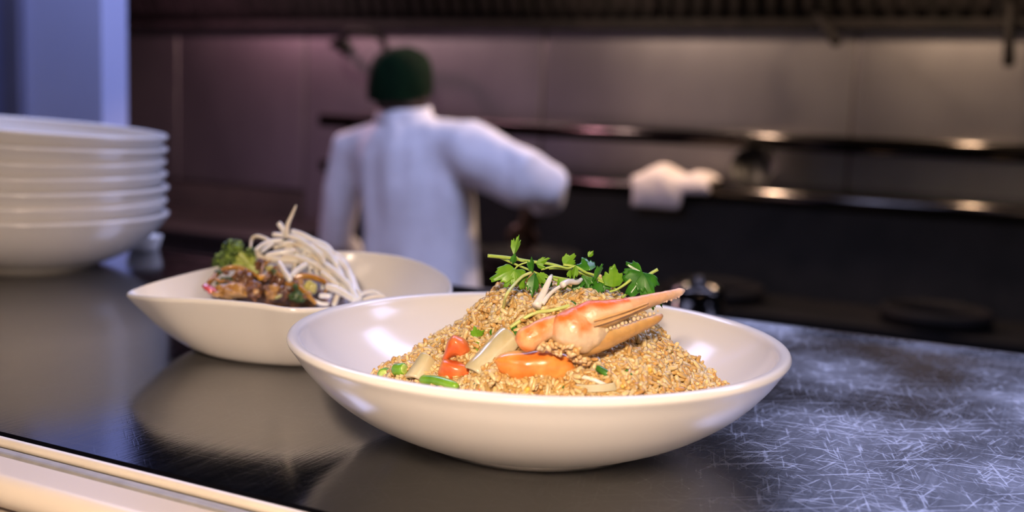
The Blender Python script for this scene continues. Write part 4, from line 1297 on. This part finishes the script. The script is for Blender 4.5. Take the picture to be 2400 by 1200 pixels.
path = spline([hit(a, b, 0.003) for a, b in ((1196, 768), (1222, 750), (1256, 733), (1295, 727), (1335, 716))], 6); bm = bmesh.new(); tube(bm, path, 0.0010, 8); obj('stem', bm, STEM_PALE, s5)
s6 = empty('coriander_leaf', hit(1115, 800, 0.003), 'small green coriander leaf lying on the rice left of the onion petal', 'herb')
yl = hit(1115, 790).y - 0.003
leaf(s6, (1117, 790), (1112, 764), yl, 26, LEAF, 10, 0.2, 0, 72, 0.004, 30); leaf(s6, (1117, 788), (1118, 822), yl, 19, LEAF, 10, 0.2, 0, 62, -0.006, 31); leaf(s6, (1118, 788), (1136, 774), yl, 15, LEAF, 10, 0.2, 0, 62, 0.004, 32)
leaf(s6, (1150, 785), (1163, 772), hit(1156, 778).y - 0.003, 18, LEAF_DK, 10, 0.2, 0, 72, 0.004, 33)

SPROUT = noisemat('bean_sprout', (0.76, 0.66, 0.50, 1), (0.86, 0.80, 0.68, 1), scale=70, rough=0.25, sss=0.3, sssr=(0.004, 0.003, 0.002), coat=0.2)
SPROUT_W = noisemat('white_bean_sprout', (0.80, 0.74, 0.64, 1), (0.88, 0.86, 0.80, 1), scale=70, rough=0.22, sss=0.3, sssr=(0.004, 0.003, 0.002), coat=0.2)
for pts, r0, r1, lb in (([(1257, 718), (1272, 690), (1288, 655), (1293, 645)], 12, 3, 'thick white bean sprout leaning on top of the fried rice'),
                        ([(1272, 712), (1290, 688), (1315, 670), (1345, 655)], 6, 3, 'thin bean sprout beside the thick white one on the fried rice'),
                        ([(1318, 668), (1332, 660), (1352, 662), (1362, 655)], 8, 5, 'pale bean sprout head under the coriander on the fried rice'),):
    P = [at(a, b, 0.538 + 0.006 * i) for i, (a, b) in enumerate(pts)]
    path = spline(P, 5); n = len(path); bm = bmesh.new()
    tube(bm, path, [pm(r0 + (r1 - r0) * i / (n - 1), 0.54) for i in range(n)], 10)
    tag(obj('bean_sprout', bm, SPROUT_W), lb, 'bean sprout')
# thin shreds in the rice
for k, pts in enumerate(([(1440, 862), (1455, 838), (1466, 822)], [(1395, 838), (1404, 852), (1400, 872)], [(1345, 880), (1390, 890), (1436, 912)], [(1420, 800), (1432, 822), (1428, 850)], [(1560, 838), (1590, 845), (1620, 862)])):
    path = spline([hit(a, b, 0.002) for a, b in pts], 5); bm = bmesh.new()
    tube(bm, path, [0.0005, 0.0016, 0.0011, 0.0013, 0.0010][k], 8)
    tag(obj('sprout_shred', bm, SPROUT), 'thin cooked sprout shred lying among the grains of the fried rice', 'bean sprout', 'sprout shreds in the fried rice')

# ------------------------------------------------------------------ stir-fry in the leaf dish
def Q(x, y): return (440 + x / 4.286, 460 + y / 4.286)     # pixel of a point in the study crop of the stir-fry


def ydep(py):
    return 0.800 - 0.062 * max(0.0, min(1.0, (py - 560) / 145.0))
SAUCE = noisemat('dark_sauce_heap', (0.06, 0.022, 0.007, 1), (0.22, 0.095, 0.025, 1), scale=140, rough=0.32, coat=0.25, bump=0.6, bdist=0.003, bscale=160)
BEEF = noisemat('glazed_beef', (0.075, 0.026, 0.009, 1), (0.26, 0.11, 0.035, 1), scale=150, rough=0.2, coat=0.5, bump=0.7, bdist=0.002, bscale=240)
CHICK = noisemat('sauced_chicken', (0.34, 0.16, 0.035, 1), (0.52, 0.29, 0.08, 1), scale=110, rough=0.2, coat=0.6, bump=0.5, bdist=0.002, bscale=200)
BROWNON = noisemat('browned_onion', (0.34, 0.15, 0.02, 1), (0.52, 0.27, 0.045, 1), scale=60, rough=0.2, coat=0.5, sss=0.2)
REDP = noisemat('red_pepper', (0.45, 0.02, 0.015, 1), (0.62, 0.06, 0.04, 1), scale=60, rough=0.2, coat=0.5)
BROC = noisemat('broccoli_crown', (0.008, 0.03, 0.004, 1), (0.20, 0.31, 0.04, 1), scale=260, rough=0.45, lo=0.25, hi=0.8, island=True)
BROCST = noisemat('broccoli_stalk', (0.30, 0.38, 0.06, 1), (0.45, 0.50, 0.12, 1), scale=70, rough=0.35, sss=0.15)
YEL = noisemat('golden_egg_bit', (0.66, 0.33, 0.02, 1), (0.80, 0.48, 0.06, 1), scale=150, rough=0.25, coat=0.4)
ZUC = noisemat('pale_squash', (0.44, 0.40, 0.09, 1), (0.62, 0.55, 0.20, 1), scale=90, rough=0.25, coat=0.4)
# the saucy heap of noodles and vegetables under everything
hp = FC + V((-0.012, 0.010, 0.010))
bm = bmesh.new()
ico(bm, hp + V((-0.004, 0.004, 0.008)), 0.045, 5, (1.15, 0.9, 0.72), None, 0.25, 3.0, 1.0)
for v in bm.verts:
    if v.co.z < CT + 0.0105: v.co.z = CT + 0.0105
    if v.co.z > CT + 0.014: v.co += V((0, 0, 1)) * 0.003 * noise.noise(v.co * 180)
tag(obj('stir_fry_heap', bm, SAUCE), 'dark glossy heap of sauced stir-fry in the leaf dish', 'stir-fry', kind='stuff')


def chunk(name, zx, zy, rx, rz, mat, label, cat, seed, grp=None, dy=-0.006, nz=0.5, rot=0.0):
    px, py = Q(zx, zy); y = ydep(py) + dy
    c = at(px, py, y)
    bm = bmesh.new()
    ico(bm, c, 1.0, 4, (pm(rx / 4.286, y), pm(max(rx, rz) * 0.6 / 4.286, y), pm(rz / 4.286, y)), Matrix.Rotation(rot, 3, 'Y'), nz, 2.0, seed)
    return tag(obj(name, bm, mat), label, cat, grp)
g1 = 'meat pieces in the stir-fry'
chunk('chicken_piece', 440, 950, 170, 70, CHICK, 'wide tan sauced chicken piece at the front rim of the leaf dish', 'meat', 1, g1, -0.010)
chunk('chicken_piece', 850, 960, 80, 80, CHICK, 'golden sauced chicken piece right of the dark beef', 'meat', 2, g1, -0.008)
chunk('chicken_piece', 290, 985, 60, 30, CHICK, 'little tan chicken piece beside the red pepper', 'meat', 3, g1, -0.014)
chunk('beef_piece', 560, 830, 110, 75, BEEF, 'dark glossy beef piece under the browned onion strip', 'meat', 4, g1, -0.006)
chunk('beef_piece', 660, 950, 85, 100, BEEF, 'dark glossy beef piece between the two chicken pieces', 'meat', 5, g1, -0.010)
chunk('beef_piece', 890, 810, 90, 90, BEEF, 'dark glossy beef piece below the bean sprouts', 'meat', 6, g1, -0.006)
chunk('beef_piece', 740, 690, 60, 60, BEEF, 'small brown beef piece beside the broccoli stalk', 'meat', 7, g1, -0.006)
chunk('beef_piece', 960, 970, 60, 70, BEEF, 'small dark beef piece at the rim next to the greens', 'meat', 8, g1, -0.010)
chunk('egg_bit', 760, 815, 55, 32, YEL, 'golden yellow bit on top of the glossy beef', 'egg', 9, None, -0.014)
chunk('squash_piece', 820, 725, 45, 30, ZUC, 'pale yellow-green squash bit above the beef', 'vegetable', 10, None, -0.010)
chunk('squash_slice', 1230, 920, 70, 70, ZUC, 'pale squash slice among the sprouts near the rim', 'vegetable', 11, None, -0.012, 0.2)
chunk('greens_leaf', 1120, 1010, 110, 60, BROC, 'dark green leafy lump at the rim under the sprouts', 'vegetable', 12, None, -0.008)
chunk('greens_leaf', 380, 870, 90, 60, BROC, 'dark green leaf lump under the arching onion strip', 'vegetable', 13, None, -0.004)
chunk('pepper_piece', 245, 945, 105, 34, REDP, 'red pepper strip at the left end of the stir-fry', 'pepper', 14, None, -0.010, 0.25, 0.5)


def strand(name, pts, r, mat, label, cat, grp=None, dy=-0.012, r1=None, flat=1.0):
    P = []
    for zx, zy in pts:
        px, py = Q(zx, zy); P.append(at(px, py, ydep(py) + dy))
    path = spline(P, 5); n = len(path); bm = bmesh.new()
    r = r / 4.286; r1 = r if r1 is None else r1 / 4.286
    rad = []
    for i in range(n):
        t = i / (n - 1); q = pm(r + (r1 - r) * t, 0.77) * (0.72 + 0.28 * min(1, 6 * t, 6 * (1 - t)))
        rad.append((q, q * flat))
    tube(bm, path, rad, 9, up=CU)
    return tag(obj(name, bm, mat), label, cat, grp)
gs = 'browned onion strips in the stir-fry'
strand('onion_strip', [(170, 930), (240, 840), (330, 755), (450, 718), (570, 735), (700, 800)], 34, BROWNON, 'long browned onion strip arching over the left of the stir-fry', 'onion', gs, -0.012, 26, 0.5)
strand('onion_strip', [(1060, 815), (1180, 800), (1300, 825), (1390, 875), (1380, 970)], 32, BROWNON, 'browned onion strip curving under the sprouts to the right', 'onion', gs, -0.012, 26, 0.5)
strand('onion_strip', [(980, 880), (1090, 890), (1180, 970), (1290, 1080)], 30, BROWNON, 'browned onion strip sloping to the rim beside the squash slice', 'onion', gs, -0.013, 24, 0.6)
strand('onion_strip', [(320, 960), (420, 900), (560, 890)], 24, BROWNON, 'short browned onion strip lying on the chicken piece', 'onion', gs, -0.018, 18, 0.6)
strand('onion_strip', [(740, 780), (760, 700), (830, 650)], 22, BROWNON, 'short browned onion strip standing beside the squash bit', 'onion', gs, -0.010, 16, 0.6)

rnd = random.Random(9)
BITS = [(BEEF, 'dark brown'), (CHICK, 'golden tan'), (BROWNON, 'amber'), (ZUC, 'pale yellow-green'), (BROC, 'dark green')]
for i in range(34):
    zx = rnd.uniform(300, 1330); zy = 800 + rnd.uniform(-60, 190) + (40 if zx > 900 else 0)
    m_, nm = BITS[rnd.choice((0, 0, 0, 1, 1, 2, 2, 3, 4))]
    chunk('stir_fry_bit', zx, min(zy, 1010), rnd.uniform(22, 46), rnd.uniform(16, 30), m_, 'small %s diced bit in the sauced part of the stir-fry' % nm, 'stir-fry', i * 2.3, 'diced bits in the stir-fry', rnd.uniform(-0.016, -0.011), 0.5, rnd.uniform(-1, 1))

# broccoli floret: stalk with branches and two crowns of buds
bc = empty('broccoli_floret', at(*Q(450, 720), 0.785), 'green broccoli floret at the left of the stir-fry', 'broccoli')
y = 0.787
P = lambda zx, zy, d=0.0: at(*Q(zx, zy), y + d)
bm = bmesh.new()
tube(bm, spline([P(720, 770), P(620, 690), P(560, 610), P(500, 560)], 5), [pm(14, y)] * 6 + [pm(11, y)] * 10, 12)
obj('stalk', bm, BROCST, bc)
for pts in ([(560, 610), (520, 560), (470, 530)], [(600, 670), (480, 690), (380, 660)], [(640, 700), (660, 620), (650, 580)], [(560, 640), (430, 640), (330, 690)]):
    bm = bmesh.new(); tube(bm, spline([P(*p) for p in pts], 4), [pm(9 - 0.4 * i, y) for i in range(9)], 10); obj('branch', bm, BROCST, bc)
rnd = random.Random(5)
for (zx, zy, rr, nb) in ((455, 520, 100, 90), (350, 640, 85, 75), (300, 720, 55, 40), (645, 565, 50, 36), (420, 610, 80, 60)):
    c = P(zx, zy); R = pm(rr / 4.286, y); bm = bmesh.new()
    ico(bm, c, R * 0.86, 3, (1, 0.9, 0.9), None, 0.3, 2.5, zx)
    for k in range(nb):
        d = V((rnd.gauss(0, 1), rnd.gauss(0, 1), rnd.gauss(0.25, 1))).normalized()
        ico(bm, c + V((d.x, d.y * 0.9, d.z * 0.9)) * R * rnd.uniform(0.78, 1.04), pm(rnd.uniform(3.6, 5.6), y), 1)
    obj('crown', bm, BROC, bc)

# bean sprouts heaped on top
gb = 'bean sprouts on the stir-fry'
LB = 'pale curved bean sprout in the tangle on the stir-fry'
KEY = [([(1090, 90), (1045, 190), (1000, 300), (992, 420)], 10, 30, 'tall thin bean sprout standing up from the top of the stir-fry'),
       ([(910, 265), (955, 330), (985, 410)], 30, 24, 'short bean sprout with a pinkish stub beside the tall upright one'),
       ([(850, 385), (930, 390), (1020, 410)], 26, 26, 'short bean sprout lying level below the tall upright one'),
       ([(630, 520), (645, 430), (700, 400), (790, 430), (870, 480)], 17, 24, 'bean sprout arching like a hook over the broccoli'),
       ([(680, 545), (760, 485), (850, 455), (960, 445)], 24, 30, LB), ([(780, 605), (900, 575), (1070, 550)], 32, 34, LB), ([(695, 535), (735, 615), (900, 640), (1240, 645)], 34, 34, LB),
       ([(1040, 350), (1150, 390), (1260, 445), (1380, 495), (1460, 570)], 32, 34, LB), ([(1010, 400), (1120, 435), (1250, 520), (1350, 600)], 32, 28, LB),
       ([(1060, 480), (1200, 505), (1330, 580), (1375, 690)], 30, 30, LB), ([(1160, 480), (1172, 600)], 24, 24, LB), ([(1190, 595), (1300, 620), (1390, 695)], 26, 26, LB),
       ([(915, 660), (960, 740), (1035, 850)], 30, 34, LB), ([(1195, 680), (1110, 740), (1040, 805)], 30, 28, LB),
       ([(1390, 600), (1530, 660), (1610, 750), (1655, 890), (1690, 1050)], 44, 34, 'thick white bean sprout falling down the right of the stir-fry'),
       ([(1420, 560), (1560, 640), (1630, 780)], 34, 30, LB), ([(1380, 680), (1500, 780), (1620, 900), (1710, 1060)], 34, 32, LB), ([(1390, 905), (1540, 960), (1690, 1060)], 42, 36, LB),
       ([(1510, 985), (1465, 1105)], 30, 26, LB), ([(1260, 1050), (1340, 1080), (1420, 1085)], 24, 20, LB), ([(1320, 1000), (1440, 1005)], 28, 26, LB), ([(1340, 770), (1420, 830), (1520, 905)], 34, 30, LB),
       ([(1640, 770), (1690, 900), (1735, 1040)], 26, 26, LB), ([(1700, 1000), (1850, 960), (1970, 1010)], 24, 18, 'stray bean sprout lying on the dish right of the heap'),
       ([(1760, 1045), (1880, 1010), (1985, 1022)], 24, 18, 'stray bean sprout lying flat on the dish below the other stray'), ([(1700, 930), (1750, 1000)], 20, 18, LB),
       ([(900, 490), (1040, 470), (1180, 540), (1290, 560)], 28, 28, LB), ([(860, 520), (960, 500), (1060, 520)], 26, 26, LB), ([(1240, 470), (1400, 560), (1500, 700)], 32, 32, LB),
       ([(1300, 540), (1450, 640), (1560, 820)], 32, 32, LB), ([(1180, 650), (1320, 720), (1450, 790)], 28, 28, LB), ([(1250, 700), (1400, 760), (1560, 950)], 28, 28, LB),
       ([(740, 560), (820, 500), (860, 470)], 20, 24, LB), ([(950, 600), (1100, 620), (1300, 690)], 26, 26, LB), ([(1560, 820), (1640, 960), (1650, 1060)], 28, 26, LB), ([(1430, 850), (1560, 900), (1640, 1000)], 26, 26, LB)]
for i, (pts, r0, r1, lb) in enumerate(KEY):
    strand('bean_sprout', pts, r0, SPROUT_W if i % 3 else SPROUT, lb, 'bean sprout', gb, -0.014 + 0.003 * (i % 4) - (0.004 if i in (12, 13, 17) else 0), r1, 0.9)
rnd = random.Random(3)
for i in range(26):
    x0 = rnd.uniform(880, 1450); y0 = 470 + rnd.uniform(0, 140) + max(0, x0 - 1150) * 0.55
    a = rnd.uniform(0.1, 1.2); L_ = rnd.uniform(200, 360); b = a + rnd.uniform(-0.2, 0.7)
    p1 = (x0 + cos(a) * L_ * 0.5, y0 + sin(a) * L_ * 0.5); p2 = (p1[0] + cos(b) * L_ * 0.5, p1[1] + sin(b) * L_ * 0.5)
    if p2[0] > 1690 or p2[1] > 1070: continue
    strand('bean_sprout', [(x0, y0), p1, p2], rnd.uniform(24, 32), SPROUT if i % 2 else SPROUT_W, LB, 'bean sprout', gb, rnd.uniform(-0.006, 0.010), rnd.uniform(18, 28), 0.9)
